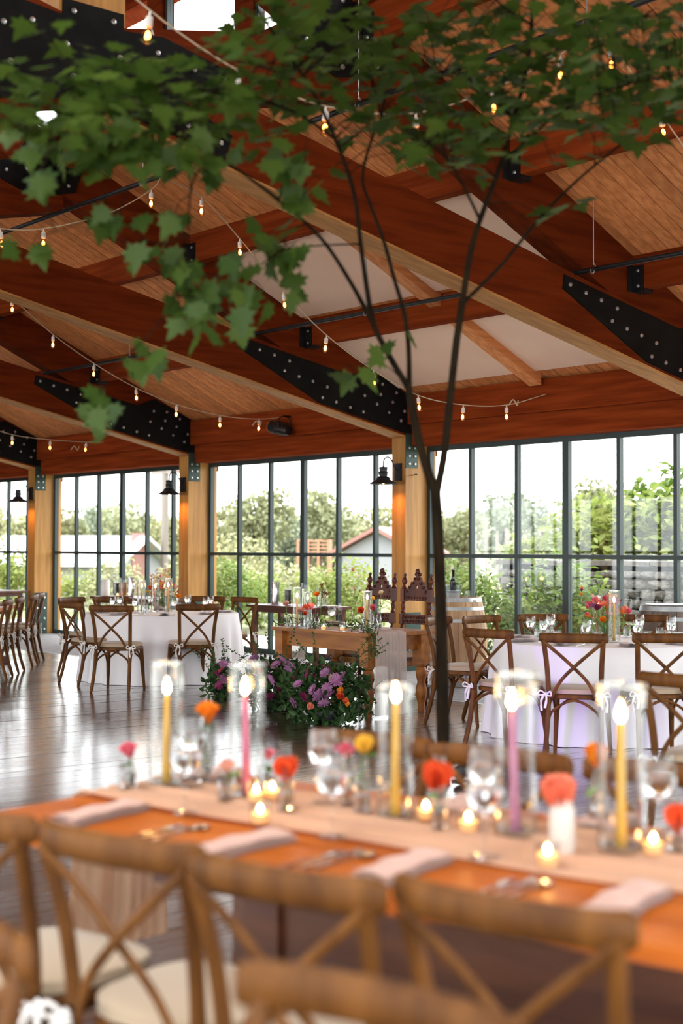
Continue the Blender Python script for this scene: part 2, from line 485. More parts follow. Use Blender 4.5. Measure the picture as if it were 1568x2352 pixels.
for k in range(int((X1 - X0 - .2) / cbw)):
    obj('ceiling_board', cb, ce, (X0 + .1 + k * cbw, 0, rnd.uniform(-.0015, .0015)))

# white insulation panels in the bay beyond the near truss
def sloped_box(x0, x1, ya, yb, d0, d1):
    v = []
    for x in (x0, x1):
        for y in (ya, yb):
            v += [(x, y, zroof(y) - d1), (x, y, zroof(y) - d0)]
    return MB().add(v, [(0, 2, 3, 1), (4, 5, 7, 6), (0, 1, 5, 4), (2, 6, 7, 3), (0, 4, 6, 2), (1, 3, 7, 5)])
for ya, yb, w in ((10.62, 11.86, 'lower'), (8.98, 10.32, 'upper')):
    for xa, xb, s in ((-12.98, -10.9, 'far'), (-10.72, -8.5, 'near')):
        o = sloped_box(xa, xb, ya, yb, .004, .03).build('ceiling_panel', M['panel'], smooth=False)
        tag(o, 'white ceiling panel, %s %s one of the four between the two near trusses' % (w, s), 'ceiling panel', 'white ceiling panels')
    o = sloped_box(-10.9, -10.72, ya - .1, yb + .1, .0, .13).build('ceiling_rafter', M['ceil'], smooth=False)
    tag(o, 'slim %s wooden rafter dividing the white ceiling panels' % w, 'rafter', 'rafters between white panels')

# roof monitor along the ridge: sill beams, posts, panes and its own little roof
ZM0, ZM1 = zroof(YM) - .02, zroof(YM) + .95
mo = MB()
for ys in (YM, 2 * YC - YM):
    mo.bbox(X0, X1, ys - .08, ys + .08, ZM0 - .02, ZM0 + .06)
    mo.bbox(X0, X1, ys - .08, ys + .08, ZM1, ZM1 + .18)
mr = mo.build('trim_ridge_monitor', M['beam_x'], smooth=False); struct(mr)
for s in (1, -1):
    ya = YC + s * (YM - YC + .4)
    v = [(x, y, z) for x in (X0, X1) for (y, z) in ((ya, ZM1 + .05), (YC, ZM1 + 1.05), (ya, ZM1 + .12), (YC, ZM1 + 1.12))]
    MB().add(v, [(0, 1, 5, 4), (2, 6, 7, 3), (0, 4, 6, 2), (1, 3, 7, 5), (0, 2, 3, 1), (4, 5, 7, 6)]).build('monitor_roof', M['ceil'], mr, smooth=False)
mp = MB().bbox(-.12, .12, -.07, .07, ZM0 + .1, ZM1).mesh('monitor_post', M['beam'], False)
mf = MB().bbox(-.16, -.12, -.03, .03, ZM0 + .1, ZM1).bbox(.12, .16, -.03, .03, ZM0 + .1, ZM1).bbox(.16, 1.22, -.02, .02, ZM0 + .06, ZM0 + .1).mesh('sash', M['frame'], False)
mg = MB().bbox(.16, 1.22, -.004, .004, ZM0 + .1, ZM1).mesh('pane', M['glass'], False)
for ys in (YM, 2 * YC - YM):
    for k in range(-13, 9):
        x = -11.0 + 1.38 * k
        if X0 < x < X1 - 1.2:
            obj('monitor_post', mp, mr, (x, ys, 0)); obj('sash', mf, mr, (x, ys, 0)); obj('pane', mg, mr, (x, ys, 0))

# ---------------------------------------------------------------- trusses
bolt_me = MB().lathe([(.0, 0), (.021, 0), (.021, .004), (.017, .012), (.0, .016)], 8, m=Matrix.Rotation(R(90), 3, 'Y'), cap=False).mesh('bolt', M['bolt'])
def mir(poly): return [(2 * YC - y, z) for y, z in poly]
def chord(ya, za0, yb, zb0, h): return [(ya, za0), (yb, zb0), (yb, zb0 + h), (ya, za0 + h)]
A_POLY = chord(12.2, zbc(12.2), 2.3, zbc(2.3), .5)
T_POLY = [(12.55, zroof(12.55) - .53), (YC, zroof(YC) - .53), (YC, zroof(YC)), (12.55, zroof(12.55))]
HEEL = [(9.44, 3.91), (9.42, 3.785), (10.59, 3.24), (12.05, 2.935), (12.2, 2.93), (12.2, 3.36), (12.06, 3.42), (11.385, 3.71), (11.09, 3.60)]
HEEL_B = [(9.51, 3.83), (9.72, 3.78), (9.93, 3.74), (10.15, 3.69), (10.08, 3.57), (10.29, 3.52), (10.5, 3.48), (10.72, 3.43), (10.65, 3.3), (10.86, 3.26), (11.08, 3.21), (11.29, 3.17), (11.31, 3.37), (11.37, 3.53), (11.57, 3.4), (11.6, 3.53), (11.51, 3.28), (11.71, 3.19), (11.77, 3.32), (11.83, 3.44), (11.97, 3.22), (11.91, 3.1), (12.13, 3.2), (12.13, 3.03)]
NODE_R = [(4.98, 5.1), (4.98, 4.99), (5.3, 5.02), (5.87, 4.9), (5.89, 4.83), (5.71, 4.7), (5.45, 4.62), (5.88, 4.45), (5.82, 4.27), (4.75, 4.49)]
NODE = NODE_R + [(2 * YC - y, z) for y, z in reversed(NODE_R[:-1])]
NODE_B = [(4.6, 5.03), (4.9, 5.03), (4.55, 4.8), (4.95, 4.8), (5.25, 4.9), (5.55, 4.85), (5.8, 4.84), (5.5, 4.73), (4.6, 4.6), (4.9, 4.6), (5.2, 4.5), (5.5, 4.45), (5.78, 4.38), (4.3, 4.9), (4.1, 4.84), (3.8, 4.84), (4.15, 4.6), (4.3, 4.5)]
TOPN = [(6.45, 5.38), (6.67, 5.43), (6.81, 5.77), (7.04, 5.79), (7.29, 5.56), (7.43, 5.47), (7.33, 5.19), (6.84, 5.08), (6.45, 5.22)]
TOPN_B = [(6.55, 5.3), (6.78, 5.35), (6.9, 5.68), (7.05, 5.6), (7.15, 5.45), (7.32, 5.4), (7.25, 5.25), (6.9, 5.17)]
tw = .25
a_me = MB().prism(A_POLY, -tw, 0, 'X').mesh('bottom_chord', M['beam_y'], False)
b_me = MB().prism(mir(A_POLY), -tw + .002, -.002, 'X').mesh('bottom_chord', M['beam_y'], False)
lit_me = MB().prism([(12.0, zbc(12.0) - .02), (2.3, zbc(2.3) - .02), (2.3, zbc(2.3)), (12.0, zbc(12.0))], -tw, 0, 'X').mesh('lit_underside', M['underside_lit'], False)  # thin strip whose lighter colour stands for window light from below
t_me = MB().prism(T_POLY, -tw + .003, -.003, 'X').mesh('top_chord', M['beam_y'], False)
t2_me = MB().prism(mir(T_POLY), -tw + .003, -.003, 'X').mesh('top_chord', M['beam_y'], False)
k_me = MB().bbox(-tw + .004, -.004, YC - .25, YC + .25, 4.9, zroof(YC) - .45).mesh('king_post', M['post'], False)
PL = []
for poly, bolts in ((HEEL, HEEL_B), (NODE, NODE_B), (TOPN, TOPN_B)):
    PL.append((MB().prism(poly, 0, .012, 'X').mesh('steel_plate', M['steel'], False), bolts))
pl_m = MB().prism(mir(HEEL), 0, .012, 'X').mesh('steel_plate', M['steel'], False)
pl_t = MB().prism(mir(TOPN), 0, .012, 'X').mesh('steel_plate', M['steel'], False)
TL = ['scissor truss overhead, out past the right of the tree', 'nearest scissor truss, crossing the top of the view behind the tree canopy',
      'second scissor truss with its black steel heel plate left of the tree trunk', 'third scissor truss, landing on the post between the left window bays',
      'fourth scissor truss at the far left, low over the left window', 'farthest scissor truss beyond the left edge']
for k, xf in enumerate(XT):
    t = thing('roof_truss', 'brown timber ' + TL[k], 'truss', (xf, 0, 0), 0, 'timber roof trusses')
    obj('bottom_chord', a_me, t); obj('lit_underside', lit_me, t); obj('bottom_chord', b_me, t); obj('top_chord', t_me, t); obj('top_chord', t2_me, t); obj('king_post', k_me, t)
    for me, bolts in PL:
        p = obj('steel_plate', me, t)
        if k in (1, 2, 3, 4):
            for (y, z) in bolts:
                obj('bolt', bolt_me, p, (.012, y, z))
    obj('steel_plate', pl_m, t); obj('steel_plate', pl_t, t)

# posts under the trusses on both long sides
post_me = MB().bbox(-tw, 0, 12.0, 12.52, 0, 2.95).mesh('post_timber', M['post'], False)
ptop = MB().bbox(0, .012, 11.995, 12.2, 2.52, 2.95).mesh('top_bracket', M['green_steel'], False)
pbase = MB().bbox(0, .012, 11.99, 12.25, 0, .72).bbox(-tw, 0, 11.985, 11.998, 0, .2).mesh('base_bracket', M['green_steel'], False)
hook_me = MB().tube(spline([(0, 0, 0), (.04, 0, 0), (.055, .01, .01), (.055, .03, .015), (.05, .05, .005)], 4), .006, 6).mesh('hook', M['black'])
PLAB = {-8.2: 'timber post just past the right edge of the view', -13.0: 'timber post behind the carved chairs, with the near sconce', -17.8: 'timber post behind the left round table, with the middle sconce', -22.6: 'timber post at the far left with green base plate'}
for xf in XT:
    for side in (1, -1):
        if side == 1:
            lab = PLAB.get(xf, 'timber post of the window wall beyond the %s edge' % ('right' if xf > -8 else 'left'))
            t = thing('timber_post', 'honey coloured ' + lab, 'post', (xf, 0, 0), 0, 'window wall posts')
            obj('post_timber', post_me, t)
            a = obj('top_bracket', ptop, t); b = obj('base_bracket', pbase, t)
            if xf < -5:
                for i in range(3):
                    for y in (12.05, 12.145):
                        obj('bolt', bolt_me, a, (.012, y, 2.57 + .1 * i))
                for i in range(4):
                    for y in (12.05, 12.19):
                        obj('bolt', bolt_me, b, (.012, y, .08 + .185 * i))
            if xf == -13.0:
                obj('hook', hook_me, t, (0, 12.1, 2.43))
        else:
            o = MB().bbox(xf - tw, xf, 2 * YC - 12.52, 2 * YC - 12.0, 0, 2.95).build('timber_post', M['post'], smooth=False)
            tag(o, 'timber post on the window side behind the viewer', 'post', 'posts behind the viewer')

# eave beams, headers
for side in (1, -1):
    def yy(a): return a if side == 1 else 2 * YC - a
    m = MB()
    for (ya, yb, za, zb) in ((12.02, 12.3, 3.06, 3.43), (12.1, 12.45, 2.8, 3.06)):
        y0, y1 = sorted((yy(ya), yy(yb)))
        xs = sorted(XT) + [X1]
        for i in range(len(xs) - 1):
            m.bbox(xs[i] + .012, xs[i + 1] - tw, y0, y1, za, zb)
    o = m.build('trim_eave_beams' if side == 1 else 'trim_eave_beams_south', M['beam_x'], smooth=False); struct(o)
# wall of the gable ends (out of view), plain boards
for nm, xx in (('wall_left', X0 - .15), ('wall_right', X1)):
    zb_ = 2.8 if nm == 'wall_right' else 0
    poly = [(YS, zb_), (YW, zb_), (12.5, zroof(12.5)), (YM, zroof(YM)), (YM, ZM1), (YC, ZM1 + 1), (2 * YC - YM, ZM1), (2 * YC - YM, zroof(YM)), (YS, zroof(YS))]
    o = MB().prism(poly, xx, xx + .15, 'X').build(nm, M['beam'], smooth=False); struct(o)

# purlins with black hangers
PY = [10.40, 8.76, 7.12]
pur_me = {}
for y in PY:
    zt = zroof(y) - .0
    pur_me[y] = MB().prism([(y, zt - .31), (y + .13, zt - .31), (y + .13, zroof(y + .13)), (y, zt)], .0, 4.55, 'X').mesh('purlin_beam', M['beam_x'], False)
ord_ = ['lowest', 'middle', 'highest']
BAY = {-8.2: 'right of the nearest truss', -13.0: 'between the nearest and second trusses', -17.8: 'between the second and third trusses', -22.6: 'between the third and fourth trusses', -27.4: 'beyond the fourth truss', -3.4: 'overhead past the right edge'}
for xf in XT:
    for i, y in enumerate(PY):
        t = thing('purlin', '%s reddish purlin %s' % (ord_[i], BAY[xf]), 'purlin', (xf, 0, 0), 0, 'roof purlins')
        obj('purlin_beam', pur_me[y], t)
        zt = zroof(y)
        h = MB().bbox(.0, .12, y - .012, y, zt - .34, zt - .1).bbox(.0, .012, y - .09, y, zt - .34, zt - .1).bbox(0, .12, y - .01, y + .13, zt - .345, zt - .31).build('hanger', M['black'], t, smooth=False)
        if xf in (-8.2, -13.0, -17.8):
            for zz in (-.29, -.15):
                obj('bolt', bolt_me, h, (.07, y - .02, zt + zz), (0, 0, R(-90)), .8)
        MB().bbox(4.43, 4.55, y - .012, y, zt - .34, zt - .1).build('hanger', M['black'], t, smooth=False)

# ---------------------------------------------------------------- window bays
fr = M['frame']
def window_bay(n, xa, xb, y, side=1):
    """six wide by two high lights between two posts"""
    w = (xb - xa)
    t = bpy.data.objects.new('window_%d' % n, None); t.location = (xa, y, 0); link(t); struct(t)
    m = MB().bbox(0, w, -.035, .035, 2.74, 2.82).bbox(0, w, -.035, .035, 0.0, .07).bbox(0, .06, -.035, .035, .07, 2.74).bbox(w - .06, w, -.035, .035, .07, 2.74)
    m.build('window_frame', fr, t, smooth=False)
    p = w / 6
    for k in range(1, 6):
        hw = .045 if k == 3 else .024
        MB().bbox(k * p - hw, k * p + hw, -.032, .032, .07, 2.74).build('mullion', fr, t, smooth=False)
    MB().bbox(.06, w - .06, -.034, .034, 1.405, 1.45).build('transom', fr, t, smooth=False)
    for k in range(6):
        a = k * p + (.06 if k == 0 else .024); b = (k + 1) * p - (.06 if k == 5 else .024)
        if k == 2: b -= .021
        if k == 3: a += .021
        for z0, z1 in ((.07, 1.405), (1.45, 2.74)):
            MB().bbox(a, b, -.003, .003, z0, z1).build('pane', M['glass'], t, smooth=False)
    return t
n = 1
for i in range(len(XT)):
    xa = XT[i]; xb = (XT[i - 1] if i else X1) - tw
    window_bay(n, xa, xb, YW); n += 1
for i in range(len(XT)):
    xa = XT[i]; xb = (XT[i - 1] if i else X1) - tw
    t = bpy.data.objects.new('window_%d' % n, None); t.location = (xa, YS, 0); link(t); struct(t); n += 1
    m = MB(); w = xb - xa
    for k in range(7): m.bbox(k * w / 6 - .03, k * w / 6 + .03, -.03, .03, 0, 2.8)
    for z in (.03, 1.43, 2.78): m.bbox(0, w, -.03, .03, z - .03, z + .03)
    m.build('window_frame', fr, t, smooth=False)
    MB().bbox(.03, w - .03, -.003, .003, .06, 2.75).build('pane', M['glass'], t, smooth=False)

# unseen end of the hall, glazed to add light beside the viewer
t = bpy.data.objects.new('window_%d' % n, None); t.location = (X1 + .07, YS, 0); link(t); struct(t)
m = MB(); w = YW - YS
for k in range(17): m.bbox(-.03, .03, k * w / 16 - .03, k * w / 16 + .03, 0, 2.8)
for z in (.03, 1.43, 2.78): m.bbox(-.03, .03, 0, w, z - .03, z + .03)
m.build('window_frame', fr, t, smooth=False)
MB().bbox(-.003, .003, .03, w - .03, .06, 2.75).build('pane', M['glass'], t, smooth=False)

# ---------------------------------------------------------------- pipes, hangers
for (y, z, lab) in ((9.6, 3.945, 'long black rigging pipe under the lowest purlins'), (6.9, 4.84, 'long black rigging pipe high under the ridge')):
    t = thing('rigging_pipe', lab, 'pipe', (0, y, z))
    MB().tube([(-26, 0, 0), (-13.1, 0, 0), (0.5, 0, 0)], .022, 10).build('pipe', M['black'], t)
    for x in (-24.5, -20.2, -15.6, -11.0, -8.0, -5.8):
        h = zroof(y) - z
        g = MB().tube([(x, 0, .04), (x, 0, h)], .005, 6)
        g.tube(spline([(x, 0, .06), (x + .02, 0, .03), (x + .02, -.02, -.03), (x, -.03, -.03), (x - .015, -.02, 0)], 4), .006, 6)
        g.build('hanger_rod', M['bolt'], t)

# ---------------------------------------------------------------- sconces
def sconce(xf, lab):
    t = thing('wall_sconce', lab, 'wall lamp', (xf - .12, 12.0, 2.47), 0, 'barn sconces on the posts')
    MB().bbox(-.055, .055, -.03, 0, -.11, .11).build('backplate', M['lampmetal'], t, smooth=False)
    MB().tube(spline([(0, -.03, .0), (0, -.09, .08), (0, -.14, .16), (0, -.2, .18), (0, -.255, .14), (0, -.265, .05)], 6), .009, 8).build('arm', M['lampmetal'], t)
    prof = [(.012, .06), (.05, .055), (.055, .04), (.05, .03), (.05, -.0), (.06, -.01), (.055, -.02), (.05, -.06), (.072, -.07), (.09, -.09), (.085, -.1), (.15, -.135), (.175, -.155), (.172, -.158), (.14, -.14), (.07, -.1), (.045, -.07)]
    MB().lathe(prof, 28, (0, -.265, 0), cap=False).build('shade', M['lampmetal'], t)
    MB().sphere((0, -.265, -.125), .03, 12, 8).build('bulb', M['bulb_on'], t)
    l = bpy.data.lights.new('sconce_light', 'SPOT'); l.energy = 2.6; l.color = (1, .42, .1); l.spot_size = R(150); l.spot_blend = .6; l.shadow_soft_size = .03
    lo = bpy.data.objects.new('sconce_light', l); lo.location = (0, -.265, -.165); link(lo, t)
for xf, lab in ((-13.0, 'black gooseneck barn sconce on the post above the carved chairs'), (-17.8, 'black gooseneck barn sconce on the middle post'), (-22.6, 'black gooseneck barn sconce at the far left')):
    sconce(xf, lab)

# stage spotlight clamped to the eave beam
t = thing('stage_spotlight', 'small black stage spotlight clamped to the eave beam', 'spotlight', (-15.4, 11.9, 3.15))
mt = Matrix.Rotation(R(12), 3, 'Y') @ Matrix.Rotation(R(-90), 3, 'Y')
MB().lathe([(.06, -.17), (.085, -.12), (.085, .05), (.095, .06), (.095, .2), (.088, .2), (.08, .06), (.0, .05)], 20, m=mt, cap=True).build('can', M['black'], t)
MB().tube(spline([(.05, -.1, 0), (.07, -.1, .12), (.06, 0, .17), (.07, .1, .12), (.05, .1, 0)], 5), .008, 6).build('yoke', M['black'], t)
MB().tube([(.06, 0, .17), (.06, .11, .17)], .012, 8).build('clamp', M['black'], t)
MB().lathe([(.088, 0), (.088, .012), (.078, .012), (.078, 0)], 20, (-.205, 0, .04), Matrix.Rotation(R(12), 3, 'Y') @ Matrix.Rotation(R(-90), 3, 'Y'), cap=False).build('gel_frame', M['oak'], t)

# ---------------------------------------------------------------- festoon string lights
sock_me = MB().lathe([(.006, .0), (.008, -.02), (.019, -.028), (.02, -.075), (.014, -.08)], 10).mesh('socket', M['socket'])
bulb_me = MB().lathe([(.013, -.078), (.018, -.09), (.029, -.115), (.031, -.135), (.022, -.158), (.0001, -.17)], 12, cap=False).mesh('bulb', M['bulb_glass'])
fil_me = MB().lathe([(.0001, -.095), (.011, -.105), (.016, -.125), (.011, -.145), (.0001, -.152)], 8, cap=False).mesh('filament', M['bulb_on'])
def festoon(X, pts, lab, bulbs, tail=False):
    t = thing('string_lights', lab, 'string lights', (X, 0, 0), 0, 'festoon string lights')
    path = [Vector((0, y, z)) for y, z in pts]
    MB().tube(spline(path, 6), .0055, 6).build('cord', M['cord'], t)
    for (y, z) in bulbs:
        s = obj('socket', sock_me, t, (0, y, z - .004), (R(rnd.uniform(-6, 6)), R(rnd.uniform(-6, 6)), 0))
        b = obj('bulb', bulb_me, s); 
        f = obj('filament', fil_me, s)
    if tail:
        y, z = pts[-1]
        MB().tube(spline([(0, y - .6, z - .16), (.02, y - .55, z - .1), (.03, y - .5, z - .16), (.0, y - .45, z - .1)], 5), .007, 6).build('cord_knot', M['cord'], t)
s1 = [(6.9, 4.85), (7.2, 4.82), (7.856, 4.47), (8.403, 4.1), (8.971, 3.795), (9.577, 3.54), (10.188, 3.37), (10.875, 3.27), (11.522, 3.26), (12.01, 3.33)]
festoon(-15.4, s1, 'string of amber bulbs sagging to the eave beam by the stage spotlight', s1[2:-1], True)
s2a = [(4.1, 4.2), (4.75, 4.12), (5.344, 4.137), (5.741, 4.195), (6.361, 4.42), (6.80, 4.70), (6.9, 4.83)]
festoon(-10.7, s2a, 'string of amber bulbs rising to the high pipe at upper left', s2a[2:-1])
s2 = [(6.9, 4.83), (7.34, 4.72), (7.769, 4.401), (8.284, 3.964), (8.824, 3.601), (9.433, 3.309), (10.051, 3.10), (10.711, 3.044), (11.375, 3.088), (12.01, 3.25)]
festoon(-10.7, s2, 'string of amber bulbs swooping behind the tree to the eave beam', s2[1:-1], True)
s3 = [(6.9, 4.82), (7.6, 4.5), (8.4, 4.05), (9.0, 3.7), (9.6, 3.46), (10.376, 3.28), (11.037, 3.233), (11.691, 3.231), (12.01, 3.25)]
festoon(-20.3, s3, 'string of amber bulbs above the far left window bay', s3[1:-1], True)
s4 = [(3.2, 4.5), (3.8, 4.2), (4.338, 4.02), (4.937, 3.95), (5.616, 4.05), (6.264, 4.33), (6.88, 4.68), (7.06, 4.86)]
festoon(-6.0, s4, 'string of amber bulbs running through the tree canopy', s4[1:-1])
s5 = [(7.06, 4.86), (7.38, 4.85), (7.92, 4.50), (8.5, 4.1), (9.1, 3.75), (9.8, 3.45), (10.5, 3.25), (11.2, 3.2), (12.01, 3.3)]
festoon(-6.0, s5, 'string of amber bulbs dropping past the upper right edge', s5[1:-1])

# ================================================================== FURNITURE
def face(dx, dy): return math.atan2(dy, dx) - PI / 2      # rotation that turns local +Y towards (dx, dy)

def make_chair():
    t = thing('crossback_chair', '', 'chair')
    seat = []
    N = 28
    def outline(k, g=0.0):
        a = 2 * PI * k / N
        c, s_ = math.cos(a), math.sin(a)
        x = math.copysign(abs(c) ** .62, c) * (.215 + .02 * s_ + g); y = math.copysign(abs(s_) ** .62, s_) * (.205 + g)
        return x, y
    def slab(z0, z1, g, bulge):
        m = MB(); rings = [(z0, g - bulge), (z0 + .006, g), (z1 - .008, g), (z1, g - bulge)]
        vs = [(*outline(k, gg), z) for z, gg in rings for k in range(N)]
        f = [(i * N + k, i * N + (k + 1) % N, (i + 1) * N + (k + 1) % N, (i + 1) * N + k) for i in range(3) for k in range(N)]
        f += [tuple(reversed(range(N))), tuple(range(3 * N, 4 * N))]
        return m.add(vs, f)
    slab(.42, .452, .0, .006).build('seat', M['chair'], t)
    slab(.4525, .495, -.004, .02).build('cushion', M['cushion'], t, ang=60)
    MB().tube(spline([(-.238, -.25, .852), (-.16, -.285, .852), (0, -.302, .852), (.16, -.285, .852), (.238, -.25, .852)], 5), [.011] + [.015] * 19 + [.011], 10, 2.35).build('back_rail', M['chair'], t, ang=70)
    for s in (-1, 1):
        MB().tube(spline([(s * .2, -.29, 0), (s * .188, -.235, .2), (s * .182, -.205, .44), (s * .19, -.225, .65), (s * .207, -.272, .84)], 5), [.013] + [.0185] * 19 + [.016], 8).build('back_post', M['chair'], t, ang=70)
        MB().tube(spline([(s * .212, -.282, .83), (s * .1, -.268 - .012 * s, .735), (0, -.262 - .012 * s, .645), (-s * .09, -.245 - .012 * s, .55), (-s * .16, -.222, .43)], 5), .0125, 8, .55, up=(0, -1, 0)).build('cross_brace', M['chair'], t, ang=70)
        MB().tube(spline([(s * .178, .155, .43), (s * .186, .165, .25), (s * .2, .195, 0)], 5), [.021] * 6 + [.019, .018, .016, .015, .014], 8).build('leg', M['chair'], t, ang=70)
        MB().tube(spline([(s * .186, -.222, .24), (s * .186, -.17, .35), (s * .186, -.04, .415), (s * .186, .08, .36), (s * .186, .15, .24)], 4), .0105, 6).build('arch_brace', M['chair'], t, ang=70)
        tm = MB().tube(spline([(s * .2, -.205, .46), (s * .215, -.225, .44), (s * .23, -.235, .40), (s * .225, -.24, .34)], 4), .007, 5, 1.4)
        tm.tube(spline([(s * .2, -.22, .46), (s * .19, -.245, .42), (s * .2, -.25, .36)], 4), .007, 5, 1.4)
        tm.tube(spline([(s * .2, -.22, .455), (s * .235, -.24, .48), (s * .25, -.24, .45), (s * .2, -.225, .452), (s * .165, -.245, .475), (s * .16, -.24, .445), (s * .2, -.225, .45)], 4), .006, 5)
        tm.build('cushion_tie', M['tie'], t)
    for y in (-.218, .155):
        MB().tube(spline([(-.186, y, .24), (-.15, y, .34), (0, y, .415), (.15, y, .34), (.186, y, .24)], 5), .0105, 6).build('arch_brace', M['chair'], t, ang=70)
    return t
chair0 = make_chair()
chair_used = []
CS = 1.033
def chair(rx, ry, fx, fy, lab, group):
    """place by the top rail's centre and the facing direction"""
    l = math.hypot(fx, fy); fx /= l; fy /= l
    loc = (rx + fx * .30, ry + fy * .30, 0)
    if not chair_used:
        chair_used.append(1)
        chair0.scale = (CS,) * 3; chair0.location = loc; chair0.rotation_euler = (0, 0, face(fx, fy)); chair0['label'] = lab; chair0['group'] = group
        return chair0
    return copy_tree(chair0, loc, face(fx, fy), lab, group, CS)

# ---------------------------------------------------------------- glassware, candles, flowers: shared meshes
G_PROF = [(.0001, .0), (.034, .001), (.034, .004), (.008, .01), (.005, .03), (.005, .075), (.012, .085), (.032, .105), (.041, .135), (.041, .16), (.036, .195), (.0345, .195), (.0395, .16), (.0395, .135), (.031, .107), (.0001, .09)]
goblet_me = MB().lathe(G_PROF, 20, cap=False).mesh('bowl', M['goblet'])
gwater_me = MB().lathe([(.0001, .092), (.029, .108), (.0375, .135), (.0378, .15), (.0001, .15)], 18, cap=False).mesh('water', M['water'])
tumbler_me = MB().lathe([(.0001, 0), (.032, 0), (.036, .1), (.0345, .1), (.031, .008), (.0001, .008)], 18, cap=False).mesh('tumbler_glass', M['goblet'])
twater_me = MB().lathe([(.0001, .009), (.03, .009), (.0325, .07), (.0001, .07)], 16, cap=False).mesh('water', M['water'])
flute_me = MB().lathe([(.0001, 0), (.03, .001), (.006, .008), (.004, .08), (.014, .1), (.023, .15), (.021, .22), (.0195, .22), (.0215, .15), (.0001, .1)], 16, cap=False).mesh('bowl', M['goblet'])
votive_me = MB().lathe([(.0001, 0), (.026, 0), (.03, .06), (.028, .06), (.0245, .006), (.0001, .006)], 16, cap=False).mesh('votive_glass', M['vase'])
vwax_me = MB().lathe([(.0001, .007), (.024, .007), (.0255, .03), (.0001, .03)], 14, cap=False).mesh('wax', M['votive_wax'])
def flame_mesh(h, r):
    return MB().lathe([(.0001, 0), (r * .6, h * .12), (r, h * .32), (r * .75, h * .6), (r * .3, h * .85), (.0001, h)], 10, cap=False).mesh('flame', M['flame'])
flame_me = flame_mesh(.055, .0115)
vflame_me = flame_mesh(.02, .007)
wick_me = MB().tube([(0, 0, 0), (0, 0, .012)], .0012, 5).mesh('wick', M['wick'])
def goblet(loc, lab, group, sc=1.0):
    t = thing('water_goblet', lab, 'glass', loc, 0, group); t.scale = (sc,) * 3
    obj('bowl', goblet_me, t); obj('water', gwater_me, t); return t
def tumbler(loc, lab, group):
    t = thing('water_glass', lab, 'glass', loc, 0, group)
    obj('tumbler_glass', tumbler_me, t); obj('water', twater_me, t); return t
def votive(loc, lab, group):
    t = thing('votive_candle', lab, 'candle', loc, 0, group)
    obj('votive_glass', votive_me, t); obj('wax', vwax_me, t); obj('flame', vflame_me, t, (0, 0, .033)); return t
cyl_cache = {}
def cylinder_vase(loc, r, h, lab, group):
    key = (round(r, 3), round(h, 3))
    if key not in cyl_cache:
        cyl_cache[key] = (MB().lathe([(r, .0), (r, .012), (r, h), (r - .003, h), (r - .003, .015), (.0001, .012)], 32, cap=False).mesh('glass_wall', M['vase']),
                          MB().lathe([(.0001, 0), (r - .002, 0), (r, .006), (r - .002, .012), (.0001, .012)], 32, cap=False).mesh('glass_base', M['vase']),
                          MB().lathe([(r + .0008, h - .006), (r + .001, h), (r - .0015, h + .0015), (r - .0038, h), (r - .0036, h - .006)], 32, cap=False).mesh('glass_rim', M['rim']))
    t = thing('cylinder_vase', lab, 'vase', loc, 0, group)
    obj('glass_wall', cyl_cache[key][0], t); obj('glass_base', cyl_cache[key][1], t); obj('glass_rim', cyl_cache[key][2], t); return t
def taper(loc, h, m, lab, group, lean=(0, 0), r=.0115):
    t = thing('taper_candle', lab, 'candle', loc, 0, group)
    t.rotation_euler = (lean[0], lean[1], 0)
    MB().lathe([(r * 1.15, 0), (r, .03), (r * .72, h - .01), (r * .4, h)], 14).build('wax', m, t)
    MB().lathe([(.0001, .0), (.028, .0), (.028, .004), (.016, .006), (.016, .025), (.0135, .025), (.0135, .004)], 16, cap=False).build('candle_cup', M['vase'], t)
    obj('wick', wick_me, t, (0, 0, h)); obj('flame', flame_me, t, (0, 0, h + .006))
    return t
def petal_rings(rings, n_seed=0):
    """rings: (count, r_out, width, base_z, lift angle, curl)"""
    m = MB(); rr = random.Random(n_seed)
    for (n, rad, wd, bz, lift, curl) in rings:
        ph = rr.random() * 6
        for k in range(n):
            a = ph + 2 * PI * k / n + rr.uniform(-.12, .12)
            ra = Matrix.Rotation(a, 3, 'Z') @ Matrix.Rotation(lift + rr.uniform(-.12, .12), 3, 'X')
            pts = []
            for j, (t_, w) in enumerate(((0.05, .3), (.35, .85), (.7, 1.0), (1.0, .55))):
                z = curl * math.sin(t_ * 1.6) * rad
                for s in (-1, 0, 1):
                    pts.append(ra @ Vector((s * w * wd / 2, t_ * rad, z + (abs(s) * .12 * wd))) + Vector((0, 0, bz)))
            f = []
            for j in range(3):
                f += [(j * 3, j * 3 + 1, j * 3 + 4, j * 3 + 3), (j * 3 + 1, j * 3 + 2, j * 3 + 5, j * 3 + 4)]
            m.add(pts, f)
    return m
def flower_mat(name, c1, c2): return leafy(name, c1, c2, .3, .6)
FM = {'orange': flower_mat('orange_petal', (.78, .22, .02), (.9, .36, .03)), 'red': flower_mat('red_orange_petal', (.7, .07, .02), (.82, .14, .04)),
      'coral': flower_mat('coral_petal', (.8, .2, .12), (.88, .32, .2)), 'pink': flower_mat('pink_petal', (.72, .12, .2), (.82, .25, .3)),
      'blush': flower_mat('blush_petal', (.82, .45, .36), (.88, .58, .48)), 'mauve': flower_mat('mauve_petal', (.42, .16, .36), (.6, .3, .52)),
      'yellow': flower_mat('yellow_petal', (.8, .5, .04), (.9, .62, .1)), 'plum': flower_mat('plum_petal', (.2, .02, .08), (.35, .05, .16)), 'lime': flower_mat('lime_petal', (.3, .42, .06), (.42, .55, .1)),
      'cream': flower_mat('cream_petal', (.85, .72, .5), (.9, .8, .6))}
bloom_cache = {}
